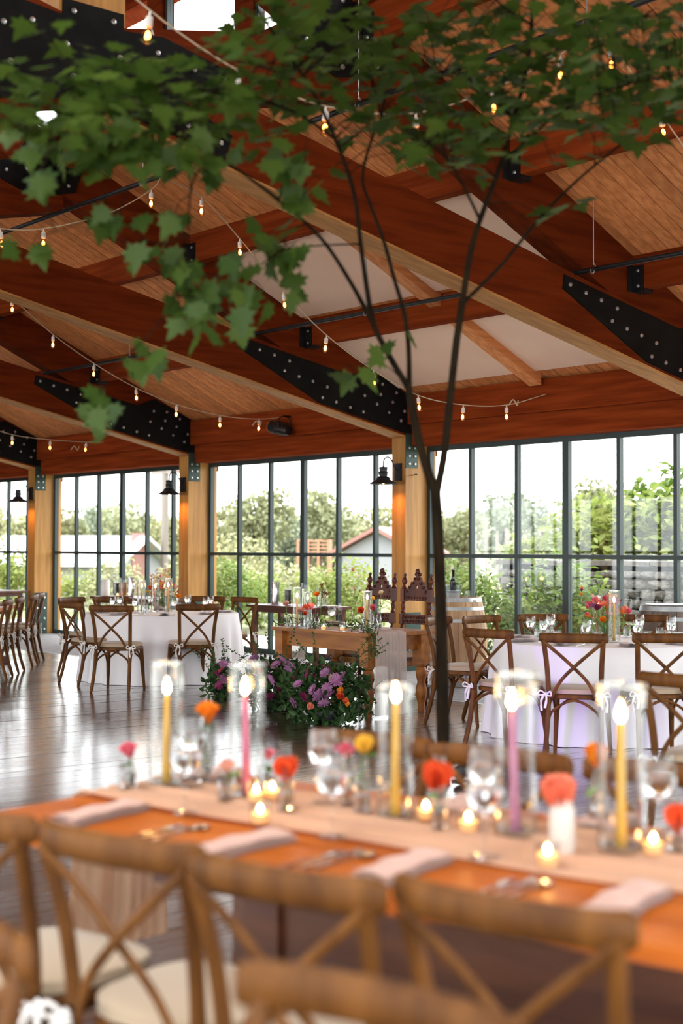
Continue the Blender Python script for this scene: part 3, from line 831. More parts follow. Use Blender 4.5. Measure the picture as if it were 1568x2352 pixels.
def bloom_mesh(kind, colr):
    if (kind, colr) in bloom_cache: return bloom_cache[(kind, colr)]
    if kind == 'daisy': m = petal_rings([(16, 1, .3, 0, .02, .08), (12, .8, .28, .05, .3, .1)], 3).sphere((0, 0, .12), .2, 8, 5, (1, 1, .6))
    elif kind == 'ball': m = petal_rings([(8, 1, .8, -.5, .55, .45), (9, 1.05, .75, -.55, .85, .5), (8, 1.05, .7, -.5, 1.1, .5), (7, 1.0, .55, -.4, 1.3, .45), (5, .8, .45, -.25, 1.42, .35)], 4)
    elif kind == 'cup': m = petal_rings([(5, 1.05, 1.15, -.5, .8, .4), (6, 1.0, 1.0, -.45, 1.05, .4), (4, .8, .8, -.35, 1.25, .4)], 5).sphere((0, 0, .1), .2, 8, 5)
    else: m = petal_rings([(7, 1, .5, -.1, .5, .4), (6, .8, .5, 0, .95, .5)], 6)
    me = m.mesh('bloom', FM[colr], True, 80)
    bloom_cache[(kind, colr)] = me
    return me
def bloom(parent, kind, colr, loc, r, tilt=(0, 0), name='bloom'):
    return obj(name, bloom_mesh(kind, colr), parent, loc, (tilt[0], tilt[1], rnd.uniform(0, 6)), r)
def rot_to(d):      # euler that turns +Z towards d
    return Vector(d).to_track_quat('Z', 'Y').to_euler()

vase_profiles = {
    'bud': [(.0001, 0), (.026, 0), (.032, .02), (.032, .05), (.022, .075), (.012, .095), (.012, .13), (.016, .14), (.0145, .14), (.0105, .13), (.0105, .095), (.03, .05), (.0001, .005)],
    'tall': [(.0001, 0), (.024, 0), (.026, .03), (.024, .1), (.013, .14), (.013, .185), (.017, .195), (.0155, .195), (.0115, .185), (.022, .1), (.024, .03), (.0001, .006)],
    'ribbed': None}
def bud_vase(loc, kind, lab, group):
    t = thing('bud_vase', lab, 'vase', loc, 0, group)
    if kind == 'ribbed':
        m = MB()
        prof = [(.027, 0), (.03, .02), (.03, .11), (.024, .125), (.024, .135), (.022, .135), (.022, .12)]
        m.grid(lambda u, v: (lambda r, z, a: (r * (1 + .05 * math.cos(12 * a)) * math.cos(a), r * (1 + .05 * math.cos(12 * a)) * math.sin(a), z))(*prof[min(int(round(v * 6)), 6)], 2 * PI * u), 72, 7, True)
        m.build('vase_body', M['milk'], t)
    else:
        MB().lathe(vase_profiles[kind], 20, cap=False).build('vase_body', M['vase'], t)
        MB().lathe([(.0001, .008), (.022, .008), (.023, .05), (.0001, .05)], 14, cap=False).build('water', M['water'], t)
    return t
one_leaf = MB().add(LEAF_V, LEAF_F).mesh('leaf', M['ltleaf'])
def cut_flower(base, head, kind, colr, r, lab, group, aim=None, leaves=2):
    base = Vector(base); head = Vector(head)
    t = thing('cut_flower', lab, 'flower', base, 0, group)
    h = head - base
    mid = h * .5 + Vector((rnd.uniform(-.01, .01), rnd.uniform(-.01, .01), 0))
    MB().tube(spline([(0, 0, 0), mid, h], 5), .0022, 6).build('stem', M['stem'], t)
    o = obj('bloom', bloom_mesh(kind, colr), t, h, rot_to(aim or (h.x * 2, h.y * 2, max(h.z, .1))), r)
    for k in range(leaves):
        obj('leaf', one_leaf, t, h * rnd.uniform(.5, .85), (rnd.uniform(-.8, .8), rnd.uniform(-.8, .8), rnd.uniform(0, 6)), rnd.uniform(.03, .05))
    return t
fold_me = {}
def napkin(loc, rz, lab, group, m='napkin', L=.3, W=.1, n=1):
    key = (m, L, W)
    if key not in fold_me:
        g = MB()
        for k, (zz, dl) in enumerate(((0, 0), (.008, .012), (.016, .03))):
            g.grid(lambda u, v, zz=zz, dl=dl: ((u - .5) * (W - dl * .3) + .004 * math.sin(v * 9), (v - .5) * (L - dl), zz + .007 + .006 * math.sin(u * PI) + .002 * math.sin(v * 14 + u * 5)), 9, 15)
            g.grid(lambda u, v, zz=zz, dl=dl: ((u - .5) * (W - dl * .3) + .004 * math.sin(v * 9), (v - .5) * (L - dl), zz + .001), 9, 15)
        fold_me[key] = g.mesh('linen', M[m], True, 60)
    o = bpy.data.objects.new('folded_napkin', fold_me[key]); o.location = loc; o.rotation_euler = (0, 0, rz); link(o)
    return tag(o, lab, 'napkin', group)

# ---------------------------------------------------------------- round dining tables
def cloth_mesh(r, h, folds, seed):
    rr = random.Random(seed)
    ph = [rr.uniform(0, 6) for _ in range(4)]
    def fn(u, v):
        a = 2 * PI * u
        if v < .3:
            q = v / .3 * r
            return (q * math.cos(a), q * math.sin(a), h + .0)
        t_ = (v - .3) / .7
        edge = min(1, t_ * 6)
        fold = (math.cos(folds * a + ph[0] + .8 * math.sin(2 * a + ph[1])) * .6 + math.cos(folds * 1.6 * a + ph[2]) * .3) * (.012 + .045 * t_)
        q = r + .012 * edge + .06 * t_ ** 1.3 + fold * min(1, t_ * 3)
        z = h - .006 * edge - (h - .002) * max(0, t_ - .02) / .98
        return (q * math.cos(a), q * math.sin(a), max(z, .004))
    return MB().grid(fn, 160, 30, True).mesh('tablecloth', M['cloth'], True, 50)
def round_table(cx, cy, r, where, seed):
    t = thing('round_table', 'round dining table hidden under the white cloth, %s' % where, 'table', (cx, cy, 0), 0, 'round tables')
    MB().lathe([(.0001, .72), (r - .01, .72), (r - .005, .75), (.0001, .75)], 48, cap=False).build('tabletop', M['pine'], t)
    for k in range(4):
        a = k * PI / 2 + .4
        MB().tube([(.45 * math.cos(a), .45 * math.sin(a), .72), (.6 * math.cos(a), .6 * math.sin(a), 0)], .02, 8).build('leg', M['black'], t)
    o = bpy.data.objects.new('tablecloth', cloth_mesh(r, .76, 17, seed)); o.location = (cx, cy, 0); link(o)
    tag(o, 'white floor-length tablecloth on the round table %s' % where, 'tablecloth', 'white round tablecloths')
ZT = .761
LT = (-14.01, 9.09); LTR = .88
RT = (-7.62, 9.25); RTR = .89
round_table(*LT, LTR, 'at left before the windows', 3)
round_table(*RT, RTR, 'at right behind the tree trunk', 8)
def far_seat(px, c, dist):
    """the seat on the far rim of a table that lines up with a sight line"""
    best = None
    for k in range(360):
        a = R(k); x, y = c[0] + dist * math.cos(a), c[1] + dist * math.sin(a)
        v = CM.transposed() @ Vector((x, y, .88 - CAMH))
        e = abs(784 + 3266.7 * v.x / -v.z - px) - 40 * (-v.z)
        if best is None or e < best[0]: best = (e, x, y)
    return Vector((best[1], best[2], .88))
def at_table(px, py, c, dist, lab, group):
    p = at_z(px, py, .88) if not dist else far_seat(px, c, dist)
    d = Vector((c[0] - p.x, c[1] - p.y)); l = d.length
    chair(p.x, p.y, d.x, d.y, lab, group)
gl = 'chairs around the left round table'
at_table(253, 1398, LT, 0, 'dark cross-back chair, front left of the left round table, its back to us', gl)
at_table(457, 1395, LT, 0, 'dark cross-back chair, front right of the left round table, its back to us', gl)
at_table(158, 1390, LT, 0, 'cross-back chair in profile at the left edge of the left round table', gl)
at_table(160, 1380, LT, 1.38, 'cross-back chair facing right at the far left of the left round table', gl)
at_table(566, 1378, LT, 1.32, 'cross-back chair facing us right of the left round table, before the window', gl)
at_table(250, 1380, LT, 1.3, 'cross-back chair hidden beyond the left round table, left of its flowers', gl)
at_table(478, 1378, LT, 1.3, 'cross-back chair hidden beyond the left round table, right of its flowers', gl)
gr = 'chairs around the right round table'
at_table(1000, 1426, RT, 0, 'cross-back chair half hidden behind the tree trunk', gr)
at_table(1098, 1422, RT, 1.4, 'cross-back chair facing us between the barrel and the right round table', gr)
at_table(1113, 1455, RT, 0, 'dark cross-back chair at the left front of the right round table', gr)
at_table(1315, 1466, RT, 0, 'dark cross-back chair centred before the right round table, its back to us', gr)
at_table(1532, 1466, RT, 0, 'dark cross-back chair at the right edge of the right round table, its back to us', gr)
at_table(1245, 1414, RT, 1.45, 'cross-back chair hidden beyond the right round table, left of its flowers', gr)
at_table(1480, 1414, RT, 1.5, 'cross-back chair hidden beyond the right round table, right of its flowers', gr)
chair(-4.22, 5.72, -.2, 1, 'brown cross-back chair at the right edge behind the tall candles', 'chairs near the foreground table')

# table settings on the round tables
def settings(c, r, n, ph, nm):
    for k in range(n):
        a = ph + 2 * PI * k / n
        ca, sa = math.cos(a), math.sin(a)
        napkin((c[0] + (r - .17) * ca, c[1] + (r - .17) * sa, ZT), a + PI / 2, 'pale folded linen napkin at the rim of the %s round table' % nm, 'napkins on the %s round table' % nm, 'wnapkin', .24, .11)
        b = a + .2
        goblet((c[0] + (r - .3) * math.cos(b), c[1] + (r - .3) * math.sin(b), ZT), 'stemmed water goblet on the %s round table' % nm, 'goblets on the %s round table' % nm)
        b = a + .36
        tumbler((c[0] + (r - .36) * math.cos(b), c[1] + (r - .36) * math.sin(b), ZT), 'short water glass on the %s round table' % nm, 'water glasses on the %s round table' % nm)
        b = a + .1
        fk = MB().box((.0, 0, .002), (.008, .13, .003)).box((0, .085, .003), (.02, .05, .003))
        o = fk.build('fork', M['silver'], None, smooth=False); o.location = (c[0] + (r - .16) * math.cos(b + .07), c[1] + (r - .16) * math.sin(b + .07), ZT); o.rotation_euler = (0, 0, b + PI / 2)
        tag(o, 'silver fork beside a napkin on the %s round table' % nm, 'fork', 'forks on the %s round table' % nm)
settings(LT, LTR, 8, .25, 'left')
settings(RT, RTR, 9, .1, 'right')

def centerpiece(c, seed, nm, cols, spread=.17, h=.2, n=22):
    rr = random.Random(seed)
    t = thing('flower_centerpiece', 'centerpiece of %s on the %s round table' % (cols[1], nm), 'flowers', (c[0], c[1], ZT), 0)
    MB().lathe([(.0001, 0), (.05, 0), (.085, .05), (.09, .1), (.082, .1), (.075, .05), (.0001, .01)], 20, cap=False).build('bowl', M['vase'], t)
    locs = blob_points(150, (0, 0, .14), (spread, spread, h * .7), .3)
    locs[:, 2] = np.clip(locs[:, 2], .03, None)
    me = cloud_mesh('foliage', M['ltleaf'], LEAF_V, LEAF_F, locs.tolist(), rand_rots(150), nrs.uniform(.03, .06, 150))
    o = obj('foliage', me, t); o['kind'] = 'stuff'
    st = MB()
    for k in range(n):
        a = 2.4 * k; q = spread * math.sqrt((k + .5) / n)
        hh = .1 + h * (1 - (q / spread) ** 2 * .6) + rr.uniform(-.03, .05)
        p = Vector((q * math.cos(a), q * math.sin(a), hh))
        bloom(t, rr.choice(['ball', 'ball', 'cup', 'daisy']), rr.choice(cols[0]), p, rr.uniform(.032, .058), (rr.uniform(-.6, .6), rr.uniform(-.6, .6)))
        st.tube([(0, 0, .03), p * .6, p], .002, 5)
    for k in range(4):
        a = rr.uniform(0, 6); p = Vector((spread * 1.1 * math.cos(a), spread * 1.1 * math.sin(a), h + rr.uniform(.1, .22)))
        st.tube([(0, 0, .03), p * .6, p], .002, 5); bloom(t, rr.choice(['ball', 'cup']), rr.choice(cols[0]), p, .024)
    st.build('stem', M['stem'], t)
p = at_z(376, 1400, .76)
centerpiece((p.x, p.y), 1, 'left', (['red', 'orange', 'coral', 'pink', 'blush', 'yellow', 'cream'], 'red, orange and yellow garden flowers'), .2, .2, 30)
p = at_z(1392, 1470, .76)
RC = (p.x, p.y)
centerpiece(RC, 2, 'right', (['orange', 'orange', 'pink', 'coral', 'blush', 'plum', 'mauve'], 'orange, pink and burgundy flowers'), .19, .22, 32)
def candle_set(c, spec, nm):
    for (px, py, h, hc, m, w) in spec:
        q = at_z(px, py, ZT)
        cylinder_vase((q.x, q.y, ZT), .05, h, 'clear glass cylinder around the %s taper on the %s round table' % (w, nm), 'candle cylinders on the %s round table' % nm)
        taper((q.x, q.y, ZT + .013), hc, M[m], '%s taper candle in a glass cylinder on the %s round table' % (w, nm), 'tapers on the %s round table' % nm)
candle_set(LT, [(325, 1407, .38, .27, 'co', 'peach left'), (356, 1405, .39, .26, 'cv', 'mauve middle'), (386, 1407, .40, .28, 'co', 'peach right')], 'left')
candle_set(RT, [(1371, 1469, .36, .25, 'co', 'peach'), (1410, 1475, .42, .3, 'cy', 'yellow')], 'right')

# ---------------------------------------------------------------- far left long table with chairs
u = Vector((-.8, .6)); w = Vector((-.6, -.8))
fc = Vector((-16.2, 8.52)) + w * .75
t = thing('farm_table', 'wooden farm table at the far left edge with a row of chairs', 'table', (fc.x, fc.y, 0), math.atan2(u.y, u.x))
for k in range(4):
    MB().bbox(-1.3, 1.3, -.42 + .21 * k, -.42 + .21 * k + .205, .715, .76).build('plank', M['table'], t, smooth=False)
for s in (-1, 1):
    MB().bbox(s * .9 - .05, s * .9 + .05, -.06, .06, .08, .715).bbox(s * .9 - .06, s * .9 + .06, -.36, .36, 0, .09).bbox(s * .9 - .05, s * .9 + .05, -.36, .36, .64, .715).build('trestle', M['table_dark'], t, smooth=False)
MB().bbox(-.9, .9, -.03, .03, .35, .5).build('stretcher', M['table_dark'], t, smooth=False)
for k, lab in enumerate(('first and nearest', 'second', 'third', 'farthest')):
    q = Vector((-15.15, 7.76)) + u * (.82 * k) + Vector((rnd.uniform(-.04, .04), rnd.uniform(-.04, .04)))
    chair(q.x, q.y, w.x, w.y, '%s cross-back chair in the row along the far left farm table' % lab, 'chairs at the far left table')
for k in range(3):
    q = fc - w * .25 + u * (-.9 + .8 * k)
    napkin((q.x, q.y, .762), 1.0 + k, 'blush napkin on the far left farm table', 'napkins on the far left table', 'napkin', .28, .12)
rn = MB().grid(lambda a, b: ((a - .5) * 2.66, (b - .5) * .45 + .02 * math.sin(a * 17), .772 + .006 * math.sin(a * 31 + b * 7)), 60, 12).build('table_runner', M['runner'], None)
rn.location = (fc.x, fc.y, 0); rn.rotation_euler = (0, 0, math.atan2(u.y, u.x)); tag(rn, 'peach gauze runner on the far left farm table', 'table runner')

# ---------------------------------------------------------------- service tables by the windows
def service_table(cx, cy, L, lab):
    t = thing('service_table', lab, 'table', (cx, cy, 0), 0, 'service tables by the windows')
    for k in range(3): MB().bbox(-L / 2, L / 2, -.3 + .2 * k, -.3 + .2 * k + .197, .72, .758).build('plank', M['table_dark'], t, smooth=False)
    MB().bbox(-L / 2 + .06, L / 2 - .06, -.25, .25, .66, .72).build('apron', M['table_dark'], t, smooth=False)
    for a in (-1, 1):
        for b in (-1, 1): MB().bbox(a * (L / 2 - .1) - .03, a * (L / 2 - .1) + .03, b * .22 - .03, b * .22 + .03, 0, .66).build('leg', M['table_dark'], t, smooth=False)
    return t
def pitcher(loc, m, h, r, lab, liquid=None, name='pitcher', rz=0):
    t = thing(name, lab, 'pitcher', loc, rz)
    MB().lathe([(.0001, 0), (r * .95, 0), (r, h * .1), (r * .96, h * .6), (r * .9, h * .9), (r * .98, h), (r * .93, h), (r * .86, h * .9), (r * .9, h * .2), (.0001, .01)], 20, cap=False).build('pitcher_body', m, t)
    MB().tube(spline([(r * .9, 0, h * .85), (r * 1.6, 0, h * .8), (r * 1.7, 0, h * .45), (r * .95, 0, h * .25)], 5), .01, 6).build('handle', m, t)
    if liquid: MB().lathe([(.0001, .012), (r * .86, .012), (r * .86, h * .75), (.0001, h * .75)], 16, cap=False).build('liquid', liquid, t)
    return t
def on_px(px, py, y):
    r_ = ray(px, py); s = y / r_.y
    return Vector((0, 0, CAMH)) + r_ * s
s1 = at_z(300, 1373, .758); S1 = (s1.x, 11.68)
q = on_px(320, 1372, 11.68)
service_table(q.x, 11.68, 1.95, 'narrow dark service table under the middle of the left window bay')
zs = .758
for px, fn in ((241, lambda L_: pitcher(L_, M['white'], .25, .075, 'white pitcher on the left service table', None, 'pitcher', 2.4)),
               (267, lambda L_: pitcher(L_, M['goblet'], .28, .055, 'glass carafe of black coffee on the left service table', M['coffee'], 'carafe')),
               (283, lambda L_: pitcher(L_, M['goblet'], .29, .065, 'glass carafe of amber tea on the left service table', M['amber'], 'carafe')),
               (301, lambda L_: pitcher(L_, M['chrome'], .3, .055, 'steel pitcher on the left service table', None, 'pitcher'))):
    q = on_px(px, 1372, 11.66); fn((q.x, 11.66, zs))
q = on_px(270, 1372, 11.5); votive((q.x, 11.5, zs), 'votive candle on the left service table', None)
q = on_px(684, 1390, 11.72)
service_table(q.x, 11.72, 1.5, 'narrow dark service table by the window behind the sweetheart table')
for px, fn in ((633, lambda L_: pitcher(L_, M['chrome'], .3, .06, 'steel pitcher on the service table behind the sweetheart table', None, 'pitcher', 3.0)),
               (661, lambda L_: pitcher(L_, M['goblet'], .27, .05, 'carafe of black coffee on the service table behind the sweetheart table', M['coffee'], 'carafe')),
               (700, lambda L_: pitcher(L_, M['goblet'], .3, .05, 'clear carafe on the service table behind the sweetheart table', M['water'], 'carafe')),
               (738, lambda L_: pitcher(L_, M['goblet'], .24, .07, 'round glass pitcher on the service table behind the sweetheart table', M['water'], 'pitcher'))):
    q = on_px(px, 1390, 11.7); fn((q.x, 11.7, zs))
q = on_px(755, 1386, 11.62)
napkin((q.x, 11.62, zs), .3, 'white folded cloth on the service table behind the sweetheart table', None, 'wnapkin', .3, .2)
q = on_px(2, 1352, 11.68)
service_table(q.x, 11.6, 1.1, 'narrow dark service table at the far left window')

# ================================================================== SWEETHEART TABLE
SX0, SX1, SY0, SY1 = -10.97, -9.55, 8.36, 9.18
scx, scy = (SX0 + SX1) / 2, (SY0 + SY1) / 2
t = thing('sweetheart_table', 'antique pine table with turned legs set for the couple', 'table', (scx, scy, 0))
hx, hy = (SX1 - SX0) / 2, (SY1 - SY0) / 2
for k in range(4):
    a = -hy + k * hy / 2
    MB().bbox(-hx, hx, a, a + hy / 2 - .002, .733, .76).build('plank', M['pine'], t, smooth=False)
MB().bbox(-hx - .004, hx + .004, -hy - .004, hy + .004, .728, .74).build('top_edge', M['pine'], t, smooth=False)
for s in (-1, 1):
    MB().bbox(-hx + .1, hx - .1, s * (hy - .09) - .012, s * (hy - .09) + .012, .585, .728).build('apron', M['pine'], t, smooth=False)
    MB().bbox(s * (hx - .09) - .012, s * (hx - .09) + .012, -hy + .1, hy - .1, .585, .728).build('apron', M['pine'], t, smooth=False)
    for r_ in (-1, 1):
        c = (s * (hx - .085), r_ * (hy - .085), 0)
        lg = MB().box((c[0], c[1], .59), (.115, .115, .276))
        lg.lathe([(.03, 0), (.036, .03), (.03, .06), (.036, .09), (.05, .15), (.052, .22), (.036, .28), (.05, .34), (.053, .38), (.044, .41), (.036, .42), (.05, .435), (.05, .452)], 20, c)
        lg.build('leg', M['pine'], t)
# gauze runner over the table and down both ends
def runner_strip(fn_len, width, drop0, drop1, L, seed):
    def fn(a, b):
        tot = drop0 + L + drop1
        s = a * tot
        y = (b - .5) * width
        rip = math.sin(b * 55 + seed) * .006 + math.sin(b * 27 + a * 5) * .006
        if s < drop0: return (-L / 2 - .012 - abs(rip) - .01 * (1 - s / drop0), y * (1 + .12 * (1 - s / drop0)), .768 - (drop0 - s))
        if s > drop0 + L: return (L / 2 + .012 + abs(rip) + .01 * (s - drop0 - L), y * (1 + .15 * (s - drop0 - L)), .768 - (s - drop0 - L))
        return (s - drop0 - L / 2, y, .768 + .004 * math.sin(b * 30 + a * 11))
    return MB().grid(fn, 64, 56)
o = runner_strip(None, .36, .72, .748, SX1 - SX0 + .01, 1).build('table_runner', M['gauze'], None, ang=80)
o.location = (scx, 8.62, 0)
tag(o, 'cream gauze runner hanging to the floor off the sweetheart table', 'table runner')

# carved high-back chairs
def turned(pairs, n=14): return pairs
def make_carved(label, loc, rz):
    t = thing('carved_chair', label, 'chair', loc, rz, 'carved high-back chairs')
    W = .19
    slope = lambda z: -.2 - max(0, z - .45) * .09      # the back leans
    # crest and splats with scalloped edges and pierced drops
    def carved_rail(z0, z1, crest, nm):
        m = MB(); n = 33; th = .026
        top, bot = [], []
        for i in range(n):
            x = -W + .03 + (2 * W - .06) * i / (n - 1); xx = x / (W - .03)
            if crest:
                zt = z1 + .17 * max(0, 1 - abs(xx) ** .9 * 1.02) + .012 * math.cos(i * 1.57) + (.035 if abs(xx) < .12 else 0)
            else: zt = z1 + .007 * math.cos(i * 1.57)
            zb = z0 + .012 * abs(math.sin(i * .785))
            top.append((x, zt)); bot.append((x, zb))
        # split round the pierced holes
        cols_ = []
        for i in range(n):
            x, zt = top[i]; zb = bot[i][1]
            hz = None
            ph = i % 8
            if ph in (3, 4, 5) and not crest: hz = ((zb + zt) / 2 - .012, (zb + zt) / 2 + .014)
            if crest and 14 <= i <= 18: hz = (z1 + .02, z1 + (.07 if i == 16 else .045))
            cols_.append((x, zb, zt, hz))
        for i in range(n - 1):
            a, b = cols_[i], cols_[i + 1]
            segs = [((a[1], b[1]), (a[2], b[2]))] if not (a[3] and b[3]) else [((a[1], b[1]), (a[3][0], b[3][0])), ((a[3][1], b[3][1]), (a[2], b[2]))]
            for lo, hi in segs:
                rel = .004 * math.cos(i * 2.1)
                vs = []
                for (x, l_, h_) in ((a[0], lo[0], hi[0]), (b[0], lo[1], hi[1])):
                    for zz in (l_, h_):
                        y = slope(zz)
                        vs += [(x, y - th / 2 + rel, zz), (x, y + th / 2, zz)]
                m.add(vs, [(0, 2, 3, 1), (4, 5, 7, 6), (0, 1, 5, 4), (2, 6, 7, 3), (0, 4, 6, 2), (1, 3, 7, 5)])
        for i in range(2, n - 1, 4):
            x = cols_[i][0]
            m.sphere((x, slope((z0 + z1) / 2) + .012, cols_[i][2] - .014), .014, 8, 5)
            m.sphere((x, slope(z0) + .012, cols_[i][1] + .018), .012, 8, 5)
        if crest:
            m.sphere((0, slope(z1 + .2) + .01, z1 + .19), .026, 10, 6); m.sphere((-.03, slope(z1 + .17), z1 + .16), .018, 8, 5); m.sphere((.03, slope(z1 + .17), z1 + .16), .018, 8, 5)
        m.build(nm, M['carved'], t)
    carved_rail(1.0, 1.1, True, 'crest_rail')
    carved_rail(.77, .86, False, 'back_splat')
    carved_rail(.56, .63, False, 'lower_splat')
    def lath(zs, c, lean=True):
        m = MB(); n = 14; vs = []
        for r_, z in zs:
            y = slope(z) if lean else c[1]
            for k in range(n):
                a = 2 * PI * k / n
                vs.append((c[0] + r_ * math.cos(a), y + r_ * math.sin(a), z))
        f = [(i * n + k, i * n + (k + 1) % n, (i + 1) * n + (k + 1) % n, (i + 1) * n + k) for i in range(len(zs) - 1) for k in range(n)]
        return m.add(vs, f)
    for s in (-1, 1):
        # rear upright: blocks joined by turned lengths, finial on top
        m = lath([(.012, 0), (.02, .02), (.01, .05), (.02, .06)], (s * W, 0))
        def blk(z0, z1, y=None): m.box((s * W, (slope((z0 + z1) / 2) if y is None else y), (z0 + z1) / 2), (.05, .05, z1 - z0))
        blk(.06, .17)
        bead = lambda a, b, k: [(.022 if i % 2 else .015, a + (b - a) * i / (2 * k)) for i in range(2 * k + 1)]
        tmp = lath(bead(.17, .38, 6), (s * W, 0)); m.add(tmp.v, tmp.f)
        blk(.38, .52)
        tmp = lath([(.02, .52), (.014, .535), (.022, .55), (.015, .56)], (s * W, 0)); m.add(tmp.v, tmp.f)
        blk(.56, .65)
        tmp = lath([(.02, .65), (.014, .665), (.024, .70), (.018, .73), (.012, .75), (.02, .765)], (s * W, 0)); m.add(tmp.v, tmp.f)
        blk(.765, .87)
        tmp = lath([(.02, .87), (.024, .885), (.013, .9), (.02, .93), (.024, .955), (.014, .975), (.02, .99)], (s * W, 0)); m.add(tmp.v, tmp.f)
        blk(.99, 1.115)
        m.build('back_post', M['carved'], t)
        lath([(.022, 1.115), (.03, 1.125), (.015, 1.145), (.012, 1.155), (.026, 1.18), (.03, 1.2), (.02, 1.22), (.009, 1.235), (.016, 1.25), (.014, 1.262), (.0005, 1.27)], (s * W, 0)).build('finial', M['carved'], t)
        # front leg
        m = lath([(.012, 0), (.02, .02), (.012, .05)] + [(.02, .06)], (s * W, .2), False)
        m.box((s * W, .2, .11), (.05, .05, .1))
        tmp = lath(bead(.16, .36, 6), (s * W, .2), False); m.add(tmp.v, tmp.f)
        m.box((s * W, .2, .405), (.05, .05, .09))
        m.build('leg', M['carved'], t)
        b_ = MB(); vs = []
        b_.lathe([(.016 if i % 2 else .01, i / 20 * .36) for i in range(21)], 10, (s * W, -.18, .11), Matrix.Rotation(R(-90), 3, 'X'))
        b_.build('stretcher', M['carved'], t)
    MB().lathe([(.016 if i % 2 else .01, i / 20 * .34) for i in range(21)], 10, (-W + .02, .0, .11), Matrix.Rotation(R(90), 3, 'Y')).build('stretcher', M['carved'], t)
    MB().bbox(-W + .02, W - .02, .18, .215, .38, .44).bbox(-W + .01, -W + .03, -.19, .2, .38, .44).bbox(W - .03, W - .01, -.19, .2, .38, .44).bbox(-W + .02, W - .02, -.215, -.19, .38, .44).build('seat_rail', M['pine'], t, smooth=False)
    MB().bbox(-W - .03, W + .03, -.18, .24, .45, .468).build('seat', M['carved'], t, smooth=False)
    MB().grid(lambda a, b: ((a - .5) * .38, -.17 + b * .38, .47 + .04 * min(1, 6 * min(a, 1 - a), 6 * min(b, 1 - b)) ** .5), 13, 13).grid(lambda a, b: ((a - .5) * .38, -.17 + b * .38, .469), 2, 2).build('cushion', M['cushion'], t, ang=70)
    for s in (-1, 1):
        MB().tube(spline([(s * .2, -.19, .48), (s * .235, -.22, .47), (s * .26, -.23, .44), (s * .27, -.23, .38)], 4), .005, 5).tube(spline([(s * .2, -.19, .48), (s * .24, -.21, .485), (s * .285, -.23, .45), (s * .3, -.235, .41)], 4), .005, 5).build('cushion_tie', M['tie'], t)
    return t
make_carved('tall carved dark wood chair beside the barrel, right of the pair', (-10.27, 9.38, 0), PI)
make_carved('tall carved dark wood chair left of the pair, half hidden by the flowers', (-10.82, 9.40, 0), PI)

# barrels
def barrel(loc, m_st, lab, H=.98, seed=1):
    t = thing('wine_barrel', lab, 'barrel', loc, 0, 'wine barrels')
    r0, r1 = .275, .345
    def rad(z): return r1 - (r1 - r0) * ((z / H - .5) * 2) ** 2
    n = 22
    vs = []; zz = [H * i / 8 for i in range(9)]
    for z in zz:
        for a in (-.97, -.5, .0, .5, .97):
            ang = a * PI / n
            vs.append((rad(z) * math.cos(ang), rad(z) * math.sin(ang), z))
        for a in (.97, -.97):
            ang = a * PI / n
            vs.append(((rad(z) - .025) * math.cos(ang), (rad(z) - .025) * math.sin(ang), z))
    f = [(i * 7 + k, i * 7 + (k + 1) % 7, (i + 1) * 7 + (k + 1) % 7, (i + 1) * 7 + k) for i in range(8) for k in range(7)]
    f += [tuple(reversed(range(7))), tuple(range(56, 63))]
    me = MB().add(vs, f).mesh('stave', m_st)
    for k in range(n): obj('stave', me, t, (0, 0, 0), (0, 0, 2 * PI * k / n))
    for za, zb in ((.004, .05), (.105, .14), (.235, .27), (.71, .745), (.84, .875), (.93, .976)):
        MB().lathe([(rad(za) + .003, za), (rad(zb) + .003, zb), (rad(zb) - .004, zb), (rad(za) - .004, za)], 44, cap=False).build('hoop', M['hoop'], t)
    for k in range(6):
        a = -r0 + .03 + k * .09
        w2 = .087
        xs = [(x, math.sqrt(max(.0004, (r0 - .03) ** 2 - x * x))) for x in (a, a + w2 / 2, a + w2)]
        MB().prism([(x, -y) for x, y in xs] + [(x, y) for x, y in reversed(xs)], H - .05, H - .03, 'Z').build('head_board', m_st, t, smooth=False)
    return t
B1 = (-11.3, 11.2, 0)
barrel(B1, M['oak'], 'oak wine barrel with grey hoops beside the carved chairs')
q = at_z(1538, 1390, .98)
B2 = (q.x, q.y, 0)
barrel(B2, M['oak_dark'], 'dark weathered barrel at the right edge behind the right round table')
o = MB().lathe([(.0001, 0), (.2, 0), (.23, .012), (.228, .015), (.19, .006), (.0001, .005)], 32, cap=False).build('serving_plate', M['white'])
o.location = (B2[0], B2[1], .976); tag(o, 'white serving plate on the dark weathered barrel', 'plate')
q = at_z(1030, 1368, .95)
# bucket stands on the barrel head
hb = (B1[0] - .03, B1[1] - .02, .95)
t = thing('ice_bucket', 'clear ice bucket on the oak barrel', 'bucket', hb)
MB().lathe([(.0001, 0), (.075, 0), (.09, .08), (.1, .16), (.096, .16), (.087, .08), (.0001, .008)], 24, cap=False).build('bucket_wall', thin_glass('frosted_bucket', (.8, .84, .85), 2.2, .25), t)
MB().lathe([(.0001, .009), (.07, .009), (.085, .1), (.0001, .11)], 18, cap=False).build('ice', mat('ice', (.9, .93, .95), .3, trans=.4), t)
t = thing('wine_bottle', 'dark sparkling wine bottle standing in the ice bucket', 'bottle', (hb[0], hb[1], hb[2] + .03)); t.rotation_euler = (R(7), R(8), 0)
MB().lathe([(.0001, 0), (.035, 0), (.036, .16), (.03, .19), (.014, .23), (.0135, .25)], 18).build('bottle_glass', M['bottle'], t)
MB().lathe([(.0145, .215), (.0145, .285), (.017, .29), (.016, .31), (.0001, .312)], 14, cap=False).build('foil', M['coffee'], t)
t = thing('tumbler', 'small glass beside the ice bucket on the oak barrel', 'glass', (hb[0] + .15, hb[1] + .08, .95))
